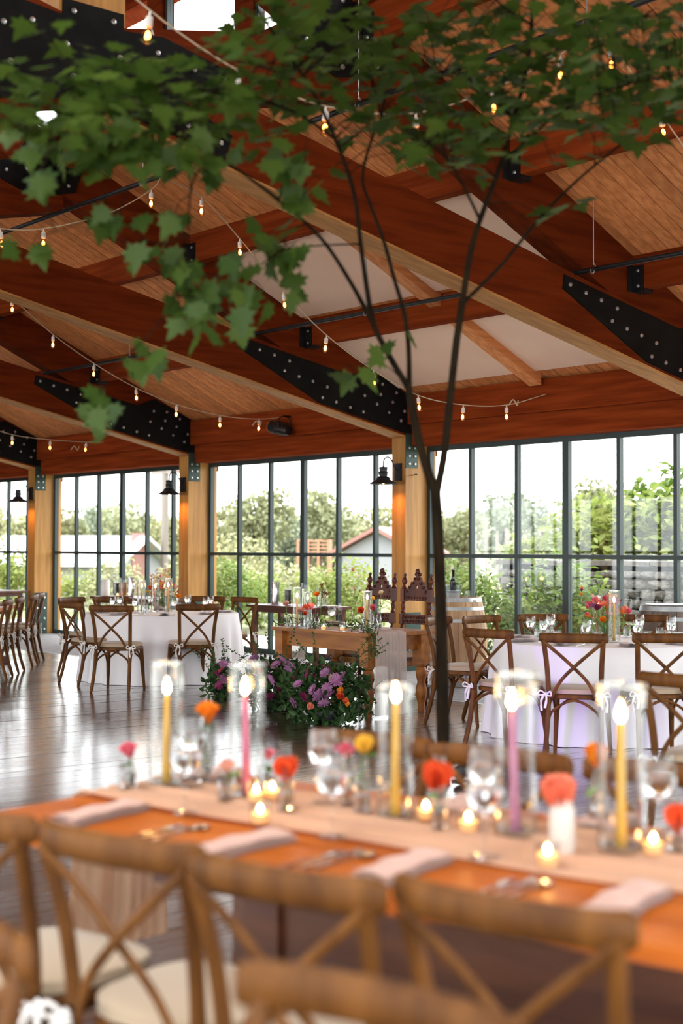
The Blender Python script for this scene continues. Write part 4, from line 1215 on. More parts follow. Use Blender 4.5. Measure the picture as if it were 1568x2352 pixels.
obj('tumbler_glass', tumbler_me, t)

# ---------------------------------------------------------------- on the sweetheart table
def sw(px, py): 
    p = at_z(px, py, .77); return (p.x, p.y, .766)
for (px, py, h, hc, m, w) in ((682, 1438.6, .38, .26, 'co', 'peach'), (706, 1440, .34, .24, 'cp', 'pink'), (843, 1446, .36, .26, 'cy', 'yellow')):
    p = sw(px, py)
    cylinder_vase(p, .045, h, 'glass cylinder around the %s taper on the sweetheart table' % w, 'cylinders on the sweetheart table')
    taper((p[0], p[1], p[2] + .013), hc, M[m], '%s taper candle on the sweetheart table' % w, 'tapers on the sweetheart table')
p = sw(762, 1438.5); goblet(p, 'empty-looking wine goblet at the middle of the sweetheart table', None)
p = sw(781, 1437.5); t = thing('champagne_flute', 'slim champagne flute at the middle of the sweetheart table', 'glass', p); obj('bowl', flute_me, t)
for px, py in ((743, 1446), (786, 1448.5)):
    votive(sw(px, py), 'small glowing votive candle on the front of the sweetheart table', 'votives on the sweetheart table')
for (px, py, hx_, hy_, kind, c1, r_, lab) in ((727, 1438, 728, 1366, 'ball', 'orange', .034, 'orange flower in a bud vase'), (662, 1440, 657, 1388, 'ball', 'blush', .036, 'blush flower at the left end'),
        (694, 1442, 690, 1403, 'ball', 'blush', .036, 'peach flower before the candles'), (712, 1442, 703, 1395, 'daisy', 'red', .032, 'red flower low among the greens'),
        (718, 1440, 712, 1394, 'daisy', 'pink', .04, 'pink flower before the pink candle'), (702, 1444, 700, 1410, 'cup', 'red', .03, 'small red flower below the pink one'),
        (830, 1449, 829, 1404, 'cup', 'red', .045, 'red flower left of the yellow candle'), (862, 1446, 857, 1398, 'cup', 'pink', .045, 'magenta flower right of the yellow candle'),
        (870, 1444, 875, 1362, 'ball', 'cream', .028, 'cream pompom flower held high'), (853, 1444, 856, 1376, 'cup', 'yellow', .028, 'yellow flower above the yellow candle')):
    b = sw(px, py); hh = at_d(hx_, hy_, (CM.transposed() @ (Vector(b) - Vector((0, 0, CAMH)))).z * -1)
    bud_vase(b, 'bud' if r_ > .033 else 'tall', 'clear bud vase under the %s, sweetheart table' % lab, 'bud vases on the sweetheart table')
    cut_flower((b[0], b[1], b[2] + .012), hh, kind, c1, r_ * 1.25, lab + ' of the sweetheart table', 'flowers on the sweetheart table', aim=(.5, -.6, .7))
t = thing('foliage_sprig', 'tall loose sprig behind the orange flower on the sweetheart table', 'foliage', sw(735, 1437))
MB().tube(spline([(0, 0, 0), (.01, 0, .2), (.03, .02, .4)], 4), .002, 5).build('stem', M['stem'], t)
ls = [(.03 + rnd.uniform(-.05, .05), .02 + rnd.uniform(-.03, .03), rnd.uniform(.27, .42)) for _ in range(26)]
o = obj('leaf_spray', cloud_mesh('leaf_spray', M['russet'], LEAF_V, LEAF_F, ls, rand_rots(26), [.045] * 26), t); o['kind'] = 'stuff'
def plate(loc, r, lab, group):
    o = MB().lathe([(.0001, .004), (r * .65, .004), (r, .016), (r, .02), (r * .66, .009), (.0001, .008)], 32, cap=False).build('dinner_plate', M['white']); o.location = loc
    return tag(o, lab, 'plate', group)
for x, w in ((-10.28, 'right'), (-10.8, 'left')):
    plate((x, 9.0, .761), .14, 'white dinner plate at the %s place of the sweetheart table' % w, 'plates on the sweetheart table')
    napkin((x + .02, 9.0, .772), 1.5, 'blush napkin on the %s plate of the sweetheart table' % w, 'napkins on the sweetheart table', 'napkin', .26, .12)
# greenery garland along the front edge
t = thing('greenery_garland', 'dark leafy garland along the front edge of the sweetheart table', 'garland', (scx, SY0 + .06, .768))
locs, rots, scs = [], [], []
path = spline([(-.7, .0, .02), (-.4, .04, .03), (0, 0, .03), (.35, .02, .03), (.62, .0, .03), (.72, -.02, -.06), (.75, -.03, -.2)], 8)
MB().tube(path, .004, 5).build('vine', M['stem'], t)
for i in range(300):
    p = path[rnd.randrange(len(path))]
    locs.append((p.x + rnd.gauss(0, .03), p.y + rnd.gauss(0, .03), p.z + abs(rnd.gauss(0, .03)) - .01 + (rnd.random() < .1) * .06)); scs.append(rnd.uniform(.035, .065))
o = obj('leaf_cover', cloud_mesh('leaf_cover', M['dkleaf'], [(x * .55, y, z) for x, y, z in LEAF_V], LEAF_F, locs, rand_rots(300), scs), t); o['kind'] = 'stuff'

# ---------------------------------------------------------------- floor flowers before the sweetheart table
def floor_flowers(px, py, W, Hh, lab, seed, spec, nleaf):
    p = at_z(px, py, 0)
    rr = random.Random(seed)
    t = thing('floor_arrangement', lab, 'flowers', (p.x, p.y, 0), R(49.87), 'floor arrangements at the sweetheart table')
    MB().lathe([(.0001, 0), (W * .25, 0), (W * .3, .08), (W * .28, .13), (W * .25, .13), (.0001, .08)], 24, cap=False).build('container', M['black'], t)
    locs = blob_points(nleaf, (0, -.04, Hh * .42), (W * .92, W * .62, Hh * .56), .3)
    locs[:, 2] = np.abs(locs[:, 2]) + .012
    o = obj('foliage', cloud_mesh('foliage', M['dkleaf'], LEAF_V, LEAF_F, locs.tolist(), rand_rots(nleaf), nrs.uniform(.045, .10, nleaf)), t); o['kind'] = 'stuff'
    nb_ = nleaf // 8
    l2 = blob_points(nb_, (0, -.02, Hh * .62), (W * .7, W * .45, Hh * .4), .6)
    o = obj('burgundy_foliage', cloud_mesh('burgundy_foliage', M['burg'], LEAF_V, LEAF_F, l2.tolist(), rand_rots(nb_), nrs.uniform(.03, .06, nb_)), t); o['kind'] = 'stuff'
    for (x, z, kind, c1, r_) in spec:
        y = -W * .62 * math.sqrt(max(.05, 1 - (x / (W * .95)) ** 2)) - .05
        bloom(t, kind, c1, (x, y, z), r_ * 1.15, (R(60) + rr.uniform(-.35, .35), rr.uniform(-.4, .4)))
    # airy branches reaching out
    for k in range(9):
        a = rr.uniform(-1.2, 1.2); L = rr.uniform(.35, .6) * Hh / .5
        pts = spline([(rr.uniform(-.1, .1), -.05, Hh * .5), (math.sin(a) * L * .7, -.1, Hh * .6 + math.cos(a) * L * .5), (math.sin(a) * L * 1.2, -.08, Hh * .62 + math.cos(a) * L * .85)], 6)
        m = MB().tube(pts, .0022, 5)
        for q in pts[3:]:
            for s in (-1, 1, -1):
                d = Vector((rr.uniform(-1, 1), rr.uniform(-1, 1), rr.uniform(-.2, 1))).normalized() * rr.uniform(.02, .034)
                sd = d.cross(Vector((rr.random(), rr.random(), rr.random()))).normalized() * .008
                m.add([q, q + d * .5 + sd, q + d, q + d * .5 - sd], [(0, 1, 2, 3)])
        m.build('branch', M['dkleaf'], t, smooth=False)
    return t
sp1 = [(.07, .40, 'daisy', 'mauve', .06), (.0, .33, 'daisy', 'mauve', .05), (-.07, .27, 'daisy', 'mauve', .06), (-.03, .2, 'daisy', 'mauve', .05), (-.12, .32, 'daisy', 'mauve', .045), (-.25, .36, 'daisy', 'mauve', .04),
       (.02, .26, 'daisy', 'mauve', .06), (.03, .40, 'ball', 'lime', .05), (.1, .32, 'ball', 'orange', .045), (.12, .26, 'ball', 'red', .045), (.15, .22, 'ball', 'red', .042), (.09, .28, 'ball', 'red', .04), (.17, .19, 'ball', 'orange', .035),
       (-.15, .17, 'cup', 'coral', .05), (-.2, .25, 'daisy', 'plum', .045), (-.02, .46, 'daisy', 'mauve', .045), (-.3, .2, 'daisy', 'mauve', .05), (.13, .42, 'daisy', 'mauve', .05), (-.17, .45, 'daisy', 'plum', .04)]
floor_flowers(752, 1660, .46, .56, 'largest floor arrangement, mauve daisies and red-orange blooms, before the sweetheart table', 11, sp1, 1300)
sp2 = [(.06, .48, 'daisy', 'mauve', .06), (.12, .42, 'daisy', 'mauve', .06), (.0, .44, 'daisy', 'mauve', .05), (-.15, .38, 'cup', 'red', .05), (-.05, .3, 'daisy', 'mauve', .055), (-.14, .27, 'ball', 'red', .045), (.02, .22, 'daisy', 'plum', .05), (-.1, .45, 'daisy', 'plum', .045), (.15, .3, 'daisy', 'plum', .05), (-.2, .5, 'daisy', 'mauve', .045), (-.05, .15, 'daisy', 'plum', .045)]
floor_flowers(636, 1630, .38, .5, 'second floor arrangement, mauve and red, behind the tall pink candle', 12, sp2, 1050)
sp3 = [(.0, .3, 'daisy', 'pink', .05), (.02, .22, 'daisy', 'mauve', .05), (-.05, .26, 'daisy', 'plum', .045), (.02, .37, 'daisy', 'mauve', .045), (-.02, .16, 'daisy', 'plum', .045)]
floor_flowers(512, 1606, .22, .38, 'small leftmost floor arrangement with magenta flowers by the left round table', 13, sp3, 330)

# ================================================================== FOREGROUND TABLE
FO = Vector((-3.75, 1.76)); FA = R(13)
FU = Vector((math.cos(FA), math.sin(FA))); FV = Vector((-math.sin(FA), math.cos(FA)))
def fw(u_, v_): return FO + FU * u_ + FV * v_
FL, FWD = 3.6, 1.08
t = thing('farm_table', 'long honey wood farm table in the blurred foreground', 'table', (FO.x, FO.y, 0), FA)
npl = 6
for k in range(npl):
    MB().bbox(0, FL, k * FWD / npl, (k + 1) * FWD / npl - .004, .722, .76).build('plank', M['table'], t, smooth=False)
MB().bbox(0.0, .09, .0, FWD, .700, .7215).build('breadboard_end', M['table'], t, smooth=False)
for uu in (.72, 2.9):
    m = MB().bbox(uu - .06, uu + .06, .46, .62, .09, .66)
    m.prism([(.12, 0), (.96, 0), (.96, .05), (.66, .14), (.42, .14), (.12, .05)], uu - .06, uu + .06, 'X')
    m.prism([(.1, .7), (.98, .7), (.98, .66), (.72, .58), (.36, .58), (.1, .66)], uu - .06, uu + .06, 'X')
    m.build('trestle', M['table_dark'], t, smooth=False)
MB().bbox(.6, 3.1, .48, .56, .36, .57).build('stretcher', M['table_dark'], t, smooth=False)
# peach gauze runner, hanging off the left end
def rf(a, b):
    drop = .52; L = FL - .1; s = a * (drop + L)
    v0 = .41 + .02 * math.sin(a * 19) + .03 * math.sin(a * 8 + 1)
    v1 = .86 + .02 * math.sin(a * 15 + 2)
    rip = .008 * math.sin(b * 40) + .006 * math.sin(b * 23 + a * 9)
    if s < drop:
        z = .768 - (drop - s); k = 1 - s / drop
        return (-.02 - abs(rip) * 1.6 - .02 * k, lerp(v0, v1, b) * (1) + .02 * math.sin(b * 9) * k, z)
    return (s - drop - .01, lerp(v0, v1, b), .768 + .006 + rip * .8)
o = MB().grid(rf, 120, 50).build('table_runner', M['runner'], None, ang=80)
o.location = (FO.x, FO.y, 0); o.rotation_euler = (0, 0, FA)
tag(o, 'peach gauze runner along the foreground farm table', 'table runner')
# chairs round it
gf = 'chairs at the foreground table'
nrm = FV
for (cx, cy, lab) in ((-2.65, 1.58, 'brown cross-back chair nearest the left end of the foreground table, its back to us'), (-2.18, 1.66, 'brown cross-back chair in the middle of the near side of the foreground table'),
                      (-1.74, 1.83, 'brown cross-back chair at the right of the near side of the foreground table'), (-3.14, 1.46, 'cross-back chair cut off by the left edge at the foreground table')):
    chair(cx, cy, nrm.x, nrm.y, lab, gf)
for (cx, cy, lab) in ((-3.50, 3.11, 'cross-back chair left of the trunk on the far side of the foreground table'), (-3.0, 3.18, 'cross-back chair at the trunk on the far side of the foreground table'), (-2.5, 3.32, 'cross-back chair at the right edge on the far side of the foreground table')):
    chair(cx, cy, -nrm.x, -nrm.y, lab, gf)
chair(-1.48, 1.335, -nrm.x, -nrm.y, 'closest cross-back chair, a pale blurred rail at bottom centre', 'chairs nearest the viewer')
chair(-2.25, 1.04, -nrm.x, -nrm.y, 'closest cross-back chair at the bottom left corner', 'chairs nearest the viewer')

# candles in cylinders: u, v, glass radius, height, candle height, colour
ZF = .7745
for (uu, vv, r_, h, hc, m, lab) in ((.13, .70, .055, .385, .265, 'cy', 'yellow taper, leftmost'), (.47, .69, .054, .40, .285, 'cp', 'pink taper, second from left'), (1.01, .69, .05, .37, .30, 'cy', 'yellow taper, middle'),
                                    (1.385, .70, .056, .42, .305, 'cv', 'mauve taper, second from right'), (1.69, .69, .06, .41, .295, 'cy', 'yellow taper, rightmost')):
    p = fw(uu, vv)
    cylinder_vase((p.x, p.y, ZF), r_, h, 'tall clear glass cylinder holding the %s of the foreground table' % lab, 'cylinders on the foreground table')
    taper((p.x, p.y, ZF + .013), hc, M[m], '%s of the five on the foreground table' % lab, 'tapers on the foreground table', (R(rnd.uniform(-1, 1)), R(rnd.uniform(-2, 1))), .0135)
def fgp(px, py, z=.775):
    p = at_z(px, py, z); return (p.x, p.y, z)
for (px, py, hx_, hy_, kind, c1, r_, vk, lab) in (
        (295, 1812, 296, 1728, 'ball', 'pink', .034, 'bud', 'red-pink bloom at the left end'), (470, 1800, 476, 1643, 'ball', 'orange', .046, 'tall', 'big orange bloom between the left candles'),
        (655, 1862, 656, 1774, 'cup', 'red', .05, 'tall', 'flat red-orange bloom right of the pink candle'), (830, 1868, 835, 1716, 'cup', 'yellow', .035, 'tall', 'yellow bloom left of the middle candle'),
        (800, 1850, 795, 1745, 'tulip', 'pink', .04, 'tall', 'pink bloom left of the middle candle'), (1010, 1905, 1002, 1793, 'cup', 'red', .055, 'tall', 'large red-orange bloom before the trunk'),
        (1290, 1962, 1283, 1832, 'cup', 'coral', .058, 'ribbed', 'wide coral bloom'), (1375, 1890, 1370, 1742, 'ball', 'orange', .045, 'tall', 'orange bloom left of the right candle'),
        (1555, 1960, 1560, 1890, 'cup', 'red', .05, 'bud', 'red-orange bloom at the right edge'), (610, 1815, 617, 1747, 'tulip', 'pink', .03, 'bud', 'small magenta bloom right of the pink candle'), (520, 1838, 522, 1765, 'ball', 'blush', .03, 'bud', 'pale blush bloom left of the pink candle')):
    b = fgp(px, py); dd = (CM.transposed() @ (Vector(b) - Vector((0, 0, CAMH)))).z * -1
    hh = at_d(hx_, hy_, dd)
    bud_vase(b, vk, ('white ribbed bud vase' if vk == 'ribbed' else 'clear bud vase') + ' of the %s, foreground' % lab, 'bud vases on the foreground table')
    cut_flower((b[0], b[1], b[2] + .012), hh, kind, c1, r_ * 1.35, lab + ' of the foreground table', 'flowers on the foreground table', aim=(rnd.uniform(-.3, .3), rnd.uniform(-.3, .3), 1))
for (px, py, lab) in ((597, 1893, 'left of the runner edge'), (1257, 1992, 'glowing at the near edge of the runner'), (625, 1838, 'between the pink candle and the red bloom'), (588, 1845, 'beside the pink candle'), (1500, 1964, 'at the foot of the rightmost candle'), (1075, 1912, 'between the middle and mauve candles'), (978, 1884, 'right of the middle candle')):
    votive(fgp(px, py), 'votive candle %s on the foreground table' % lab, 'votives on the foreground table')
for (px, py, lab) in ((425, 1868, 'nearest the left candle'), (763, 1925, 'between the pink and middle candles'), (1112, 1972, 'left of the coral bloom'), (440, 1808, 'right of the leftmost candle'), (742, 1846, 'on the far side left of the middle candle'), (1112, 1900, 'on the far side left of the mauve candle'), (1512, 1935, 'at the right edge behind the yellow candle')):
    goblet(fgp(px, py), 'water goblet %s on the foreground table' % lab, 'goblets on the foreground table', 1.12)
for (uu, vv, lab) in ((.30, .25, 'leftmost'), (.89, .17, 'second from left'), (1.36, .21, 'third from left'), (1.92, .22, 'rightmost')):
    p = fw(uu, vv)
    napkin((p.x, p.y, .761), FA + R(rnd.uniform(-4, 6)), '%s blush folded napkin on the near side of the foreground table' % lab, 'napkins on the foreground table', 'napkin', .34, .105)
for (uu, vv, lab) in ((.12, .93, 'left'), (1.05, .97, 'middle'), (1.5, .98, 'right')):
    p = fw(uu, vv)
    napkin((p.x, p.y, .761), FA + R(10), '%s blush folded napkin on the far side of the foreground table' % lab, 'napkins on the foreground table', 'napkin', .28, .13)
def cutlery(loc, rz, kind, lab, group):
    m = MB()
    m.tube([(0, -.1, .004), (0, .0, .006), (0, .05, .004)], [.006, .004, .0035], 8, .6)
    if kind == 'fork':
        m.box((0, .065, .005), (.022, .03, .003))
        for k in range(4): m.box((-.009 + .006 * k, .1, .006), (.003, .045, .003))
    elif kind == 'knife': m.box((0, .1, .004), (.018, .1, .003))
    else: m.sphere((0, .085, .006), .022, 12, 6, (1, 1.5, .25))
    o = m.build(kind, M['silver']); o.location = loc; o.rotation_euler = (0, 0, rz)
    return tag(o, lab, kind, group)
for k, uu in enumerate((.58, 1.12, 1.62)):
    for j, kd in enumerate(('fork', 'knife', 'spoon')):
        p = fw(uu + .035 * j, .17 + .02 * j)
        cutlery((p.x, p.y, .761), FA + R(rnd.uniform(-4, 4)), kd, 'silver %s of the %s place on the near side of the foreground table' % (kd, ('left', 'middle', 'right')[k]), 'cutlery on the foreground table')

# purple up-light on the floor in front of the right table
q = Vector((-6.6, 6.6))
t = thing('floor_uplight', 'small black purple-lit floor lamp near the right round table', 'lamp', (q.x, q.y, 0), 0)
d = Vector((RT[0] - q.x, RT[1] - q.y, .25)).normalized()
mt = d.to_track_quat('Z', 'Y').to_matrix()
MB().lathe([(.03, -.06), (.045, -.05), (.05, .05), (.046, .05), (.042, .03), (.0001, .025)], 16, (0, 0, .07), mt).bbox(-.05, .05, -.05, .05, 0, .012).build('housing', M['black'], t)
MB().lathe([(.0001, .03), (.04, .03), (.0001, .034)], 14, (0, 0, .07), mt, cap=False).build('lens', mat('purple_lens', (.3, .05, .6), .3, emit=(.45, .12, 1.0), estr=3), t)
l = bpy.data.lights.new('uplight_beam', 'SPOT'); l.energy = 6; l.color = (.36, .06, 1.0); l.spot_size = R(75); l.spot_blend = .8; l.shadow_soft_size = .04
lo = bpy.data.objects.new('uplight_beam', l); link(lo, t); lo.location = Vector((0, 0, .07)) + d * .06
lo.rotation_euler = (-d).to_track_quat('Z', 'Y').to_euler()

# ================================================================== INDOOR MAPLE TREE
MAPLE = [(0, -.02), (.1, .04), (.26, -.04), (.24, .12), (.46, .2), (.3, .3), (.34, .46), (.17, .44), (.12, .6), (.0, .82), (-.12, .6), (-.17, .44), (-.34, .46), (-.3, .3), (-.46, .2), (-.24, .12), (-.26, -.04), (-.1, .04)]
mv = [(x, y, .10 * abs(x) - .16 * y * y) for x, y in MAPLE] + [(0, .3, -.02)]
mfaces = [(i, (i + 1) % len(MAPLE), len(MAPLE)) for i in range(len(MAPLE))]
leaf_meshes = []
for k in range(3):
    m = MB(); cu = (.05, .2, .4)[k]
    m.add([(x * (1, .92, 1.05)[k], y, z - cu * x * x * .5 - cu * y * y * .25) for x, y, z in mv], mfaces)
    me = m.mesh('leaf', M['maple'], True, 70); leaf_meshes.append(me)
tp = at_d(1018, 1760, 6.0)
tree = thing('maple_tree', 'slender young maple tree growing up through the room with a broad leafy canopy', 'tree', (tp.x, tp.y, 0))
TP = Vector((tp.x, tp.y, 0))
def tpt(px, py, d): return at_d(px, py, d) - TP
def limb(pts, r0, r1, name='branch'):
    path = spline([tpt(*p) for p in pts], 6)
    n_ = len(path)
    MB().tube(path, [lerp(r0, r1, (i / (n_ - 1)) ** .8) for i in range(n_)], 10).build(name, M['bark'], tree, ang=80)
    return path
limb_pts = []
trunk = spline([Vector((0, 0, 0)), tpt(1018, 1760, 6.0), tpt(1016, 1600, 6), tpt(1012, 1400, 6.0), tpt(1006, 1240, 6.0), tpt(1000, 1130, 6.0)], 6)
MB().tube(trunk, [lerp(.031, .023, i / (len(trunk) - 1)) for i in range(len(trunk))], 12).build('trunk', M['bark'], tree, ang=80)
BR = [([(1000, 1135, 6.0), (966, 1030, 6.0), (945, 930, 6.0), (938, 890, 6.0)], .020, .016),
      ([(1002, 1135, 6.0), (1020, 1040, 6.0), (1032, 930, 6.0), (1046, 800, 5.98), (1062, 690, 5.95)], .018, .015),
      ([(940, 895, 6.0), (895, 820, 6.0), (858, 745, 5.98), (842, 660, 5.95), (828, 560, 5.9), (812, 440, 5.85), (770, 320, 5.8), (712, 200, 5.7), (650, 110, 5.6), (590, 20, 5.5)], .014, .006),
      ([(940, 895, 6.0), (938, 800, 6.05), (928, 720, 6.1), (905, 640, 6.1), (880, 550, 6.15), (850, 470, 6.2), (832, 410, 6.2), (850, 330, 6.2), (875, 270, 6.2)], .012, .005),
      ([(858, 745, 5.98), (800, 640, 5.8), (735, 545, 5.65), (640, 460, 5.5), (560, 400, 5.4), (480, 350, 5.2), (380, 300, 5.1), (250, 260, 5.0)], .010, .004),
      ([(1062, 690, 5.95), (1080, 580, 5.95), (1104, 500, 5.9), (1145, 390, 5.9), (1180, 270, 5.9), (1210, 150, 5.85), (1225, 0, 5.8)], .014, .008),
      ([(1064, 695, 5.95), (1150, 610, 6.0), (1240, 500, 6.1), (1330, 410, 6.15), (1440, 320, 6.2), (1540, 240, 6.2)], .009, .004),
      ([(1102, 505, 5.9), (1070, 440, 5.8), (1030, 370, 5.7), (985, 330, 5.6)], .007, .003), ([(1145, 390, 5.9), (1200, 330, 5.8), (1300, 250, 5.7), (1420, 200, 5.6), (1560, 170, 5.6)], .007, .003),
      ([(1180, 270, 5.9), (1100, 210, 6.1), (1000, 160, 6.2), (900, 130, 6.3)], .007, .003), ([(1210, 150, 5.85), (1330, 90, 5.9), (1470, 40, 5.9)], .006, .003), ([(1225, 60, 5.8), (1150, 10, 5.7), (1090, -60, 5.7)], .006, .003),
      ([(770, 320, 5.8), (680, 260, 5.6), (560, 220, 5.4), (420, 210, 5.2), (300, 180, 5.1), (180, 190, 5.0)], .007, .003), ([(712, 200, 5.7), (620, 160, 5.9), (500, 130, 6.0), (400, 100, 6.1)], .005, .002),
      ([(480, 350, 5.2), (440, 430, 5.15), (432, 540, 5.1), (430, 640, 5.1)], .0045, .002), ([(432, 540, 5.1), (350, 560, 5.1), (250, 500, 5.1), (100, 540, 5.1)], .003, .0015), ([(430, 640, 5.1), (350, 760, 5.1), (260, 850, 5.1), (220, 940, 5.1)], .003, .0015),
      ([(640, 460, 5.5), (660, 400, 5.5), (700, 420, 5.4), (690, 470, 5.4)], .003, .0015), ([(830, 560, 5.9), (720, 565, 5.6), (640, 580, 5.4), (560, 640, 5.3)], .004, .002), ([(938, 890, 6.0), (900, 850, 5.9), (860, 830, 5.85), (810, 850, 5.8)], .003, .0015),
      ([(250, 260, 5.0), (150, 270, 4.95), (60, 310, 4.9), (90, 400, 4.9)], .004, .0015)]
for pts, a, b in BR: limb_pts.append(limb(pts, a, b))
allpts = [p for l_ in limb_pts[2:] for p in l_]
# leaf clusters: centre px, spread px, count, depth, mode (0 level, seen from below; 1 hanging, facing us)
CL = [(250, 190, 230, 95, 120, 5.05, 0), (120, 250, 130, 80, 60, 4.95, 0), (420, 260, 150, 110, 80, 5.2, 0), (560, 200, 110, 110, 50, 5.4, 0), (200, 330, 160, 50, 34, 5.0, 1), (90, 380, 30, 55, 7, 4.9, 1), (330, 330, 130, 50, 30, 5.05, 1),
      (700, 150, 120, 120, 60, 5.7, 0), (640, 60, 90, 70, 30, 5.5, 0), (850, 170, 100, 130, 66, 6.0, 0), (950, 250, 130, 100, 80, 6.1, 0), (1000, 330, 120, 50, 40, 5.8, 0), (1100, 140, 130, 120, 100, 6.0, 0), (1090, 340, 90, 60, 24, 5.9, 0), (1250, 60, 160, 70, 70, 5.8, 0),
      (1290, 190, 160, 90, 110, 5.8, 0), (1430, 80, 150, 80, 90, 5.8, 0), (1450, 230, 120, 70, 60, 5.9, 0), (1240, 270, 130, 50, 50, 5.8, 0), (1545, 150, 60, 110, 26, 5.7, 0), (1300, 370, 60, 20, 5, 5.9, 0), (1260, 480, 60, 14, 6, 6.1, 0),
      (440, 600, 70, 50, 14, 5.1, 1), (440, 720, 70, 60, 18, 5.1, 1), (560, 650, 60, 40, 9, 5.25, 1), (640, 640, 55, 60, 9, 5.35, 1), (610, 530, 50, 40, 9, 5.4, 1), (660, 590, 40, 30, 5, 5.4, 1), (400, 500, 40, 25, 4, 5.15, 1), (260, 490, 50, 20, 6, 5.1, 1), (60, 550, 60, 18, 5, 5.0, 1), (310, 575, 40, 20, 4, 5.1, 1),
      (330, 800, 50, 30, 6, 5.1, 1), (240, 930, 40, 40, 7, 5.1, 1), (460, 400, 60, 20, 5, 5.2, 1), (690, 430, 40, 50, 9, 5.4, 1), (640, 360, 60, 40, 12, 5.5, 1), (800, 850, 40, 18, 3, 5.8, 1), (870, 800, 30, 18, 3, 5.85, 1), (945, 768, 10, 8, 1, 6.0, 1), (840, 60, 120, 60, 26, 6.0, 0), (980, 60, 100, 60, 26, 6.2, 0)]
leaves = []
for (cx, cy, sx, sy, n_, d, mode) in CL:
    for k in range(n_):
        px = cx + max(-1.6, min(1.6, rnd.gauss(0, .62))) * sx; py = cy + max(-1.5, min(1.5, rnd.gauss(0, .6))) * sy
        p = tpt(px, py, d + rnd.gauss(0, .28 if mode == 0 else .1))
        sc_ = rnd.uniform(.09, .145) if mode == 0 else rnd.uniform(.105, .15)
        if mode == 0:
            rot = (R(rnd.gauss(-6, 12)), R(rnd.gauss(0, 12)), rnd.uniform(0, 2 * PI))
        else:
            # hanging blade: tip down, face turned towards the open side of the room
            rot = (R(rnd.gauss(-112, 22)), R(rnd.gauss(0, 25)), R(rnd.gauss(49.87, 40)))
        leaves.append((p, rot, sc_, mode))
order = sorted(range(len(leaves)), key=lambda i: -leaves[i][2] * (1.6 if leaves[i][3] else 1))
solo = set(order[:285])
lv, tw_m = MB(), MB()
for i, (p, rot, sc_, mode) in enumerate(leaves):
    if i in solo:
        obj('leaf', leaf_meshes[i % 3], tree, p, rot, sc_)
    else:
        from mathutils import Euler
        E3 = Euler(rot).to_matrix() * sc_
        lv.add([E3 @ Vector(v.co) + p for v in leaf_meshes[i % 3].vertices], mfaces)
    if i % 3 == 0:
        q = min(allpts, key=lambda a_: (a_ - p).length_squared)
        if (q - p).length < .6:
            tw_m.tube([q, (q + p) / 2 + Vector((0, 0, .03)), p], [.003, .002, .0012], 4)
o = lv.build('leaf_canopy', M['maple'], tree, ang=70); o['kind'] = 'stuff'
o = tw_m.build('twigs', M['bark'], tree); o['kind'] = 'stuff'

# ================================================================== OUTSIDE
g = MB().bbox(-190, 60, 12.62, 190, -.5, -.10).build('ground_lawn', M['grass'], smooth=False); struct(g)
g2 = MB().bbox(-60, 60, -40, -3.2, -.5, -.10).bbox(1.6, 60, -3.2, 12.62, -.5, -.1).build('ground_south', M['bounce_ground'], smooth=False); struct(g2)  # unseen ground, made pale to bounce light indoors
g3 = MB().bbox(X0 - 1, X1 + 1, 12.6, 15.4, -.12, -.06).build('ground_bounce_strip', M['bounce_ground'], smooth=False); struct(g3)  # pale strip added to bounce daylight up to the ceiling
# dry stone retaining wall beyond the right windows
wl = thing('stone_wall', 'dry-stacked grey stone garden wall outside the right windows', 'wall', (0, 16.2, 0))
MB().bbox(-15.4, -9.5, .07, .6, -.1, 1.28).build('wall_core', M['stonecore'], wl, smooth=False)
def rock(w_, h_, d_, seed):
    rr = random.Random(seed)
    m = MB(); pts = []
    n_ = 8
    for (yy, s) in ((0, .78), (-.35, 1.0), (-1, .97)):
        for k in range(n_):
            a = 2 * PI * k / n_ + PI / 8
            c, s_ = math.cos(a), math.sin(a)
            x = math.copysign(abs(c) ** .45, c); z = math.copysign(abs(s_) ** .45, s_)
            j = 1 + rr.uniform(-.1, .06)
            pts.append((x * w_ / 2 * s * j, -yy * d_ - d_, z * h_ / 2 * s * j))
    f = [(i * n_ + k, (i + 1) * n_ + k, (i + 1) * n_ + (k + 1) % n_, i * n_ + (k + 1) % n_) for i in range(2) for k in range(n_)]
    f.append(tuple(range(n_)))
    return m.add([(x, y + rr.uniform(-.015, .015), z) for x, y, z in pts], f).mesh('stone', M['stone'], True, 25)
rocks = [rock(1, 1, .14, s) for s in range(8)]
z = -.1; row = 0; cnt = 0
while z < 1.2 and cnt < 290:
    h_ = rnd.uniform(.09, .17); x = -15.4 + rnd.uniform(0, .2)
    while x < -9.6 and cnt < 290:
        w_ = rnd.uniform(.17, .46)
        obj('stone', rocks[rnd.randrange(8)], wl, (x + w_ / 2, .05, z + h_ / 2 + rnd.uniform(-.012, .012)), (0, R(rnd.uniform(-5, 5)), 0), (w_ * .985, 1, h_ * rnd.uniform(.9, 1.02)))
        x += w_; cnt += 1
    z += h_
x = -15.4
while x < -9.6:
    w_ = rnd.uniform(.5, .9)
    MB().box((x + w_ / 2, .28, 1.31), (w_ * .97, .72, .07), m=Matrix.Rotation(R(rnd.uniform(-2, 2)), 3, 'Y')).build('cap_stone', M['stone'], wl, smooth=False)
    x += w_
bank = MB().prism([(16.7, -.1), (16.7, 1.22), (60, 2.2), (60, -.1)], -15.4, 40, 'X').build('ground_bank', M['grass'], smooth=False); struct(bank)

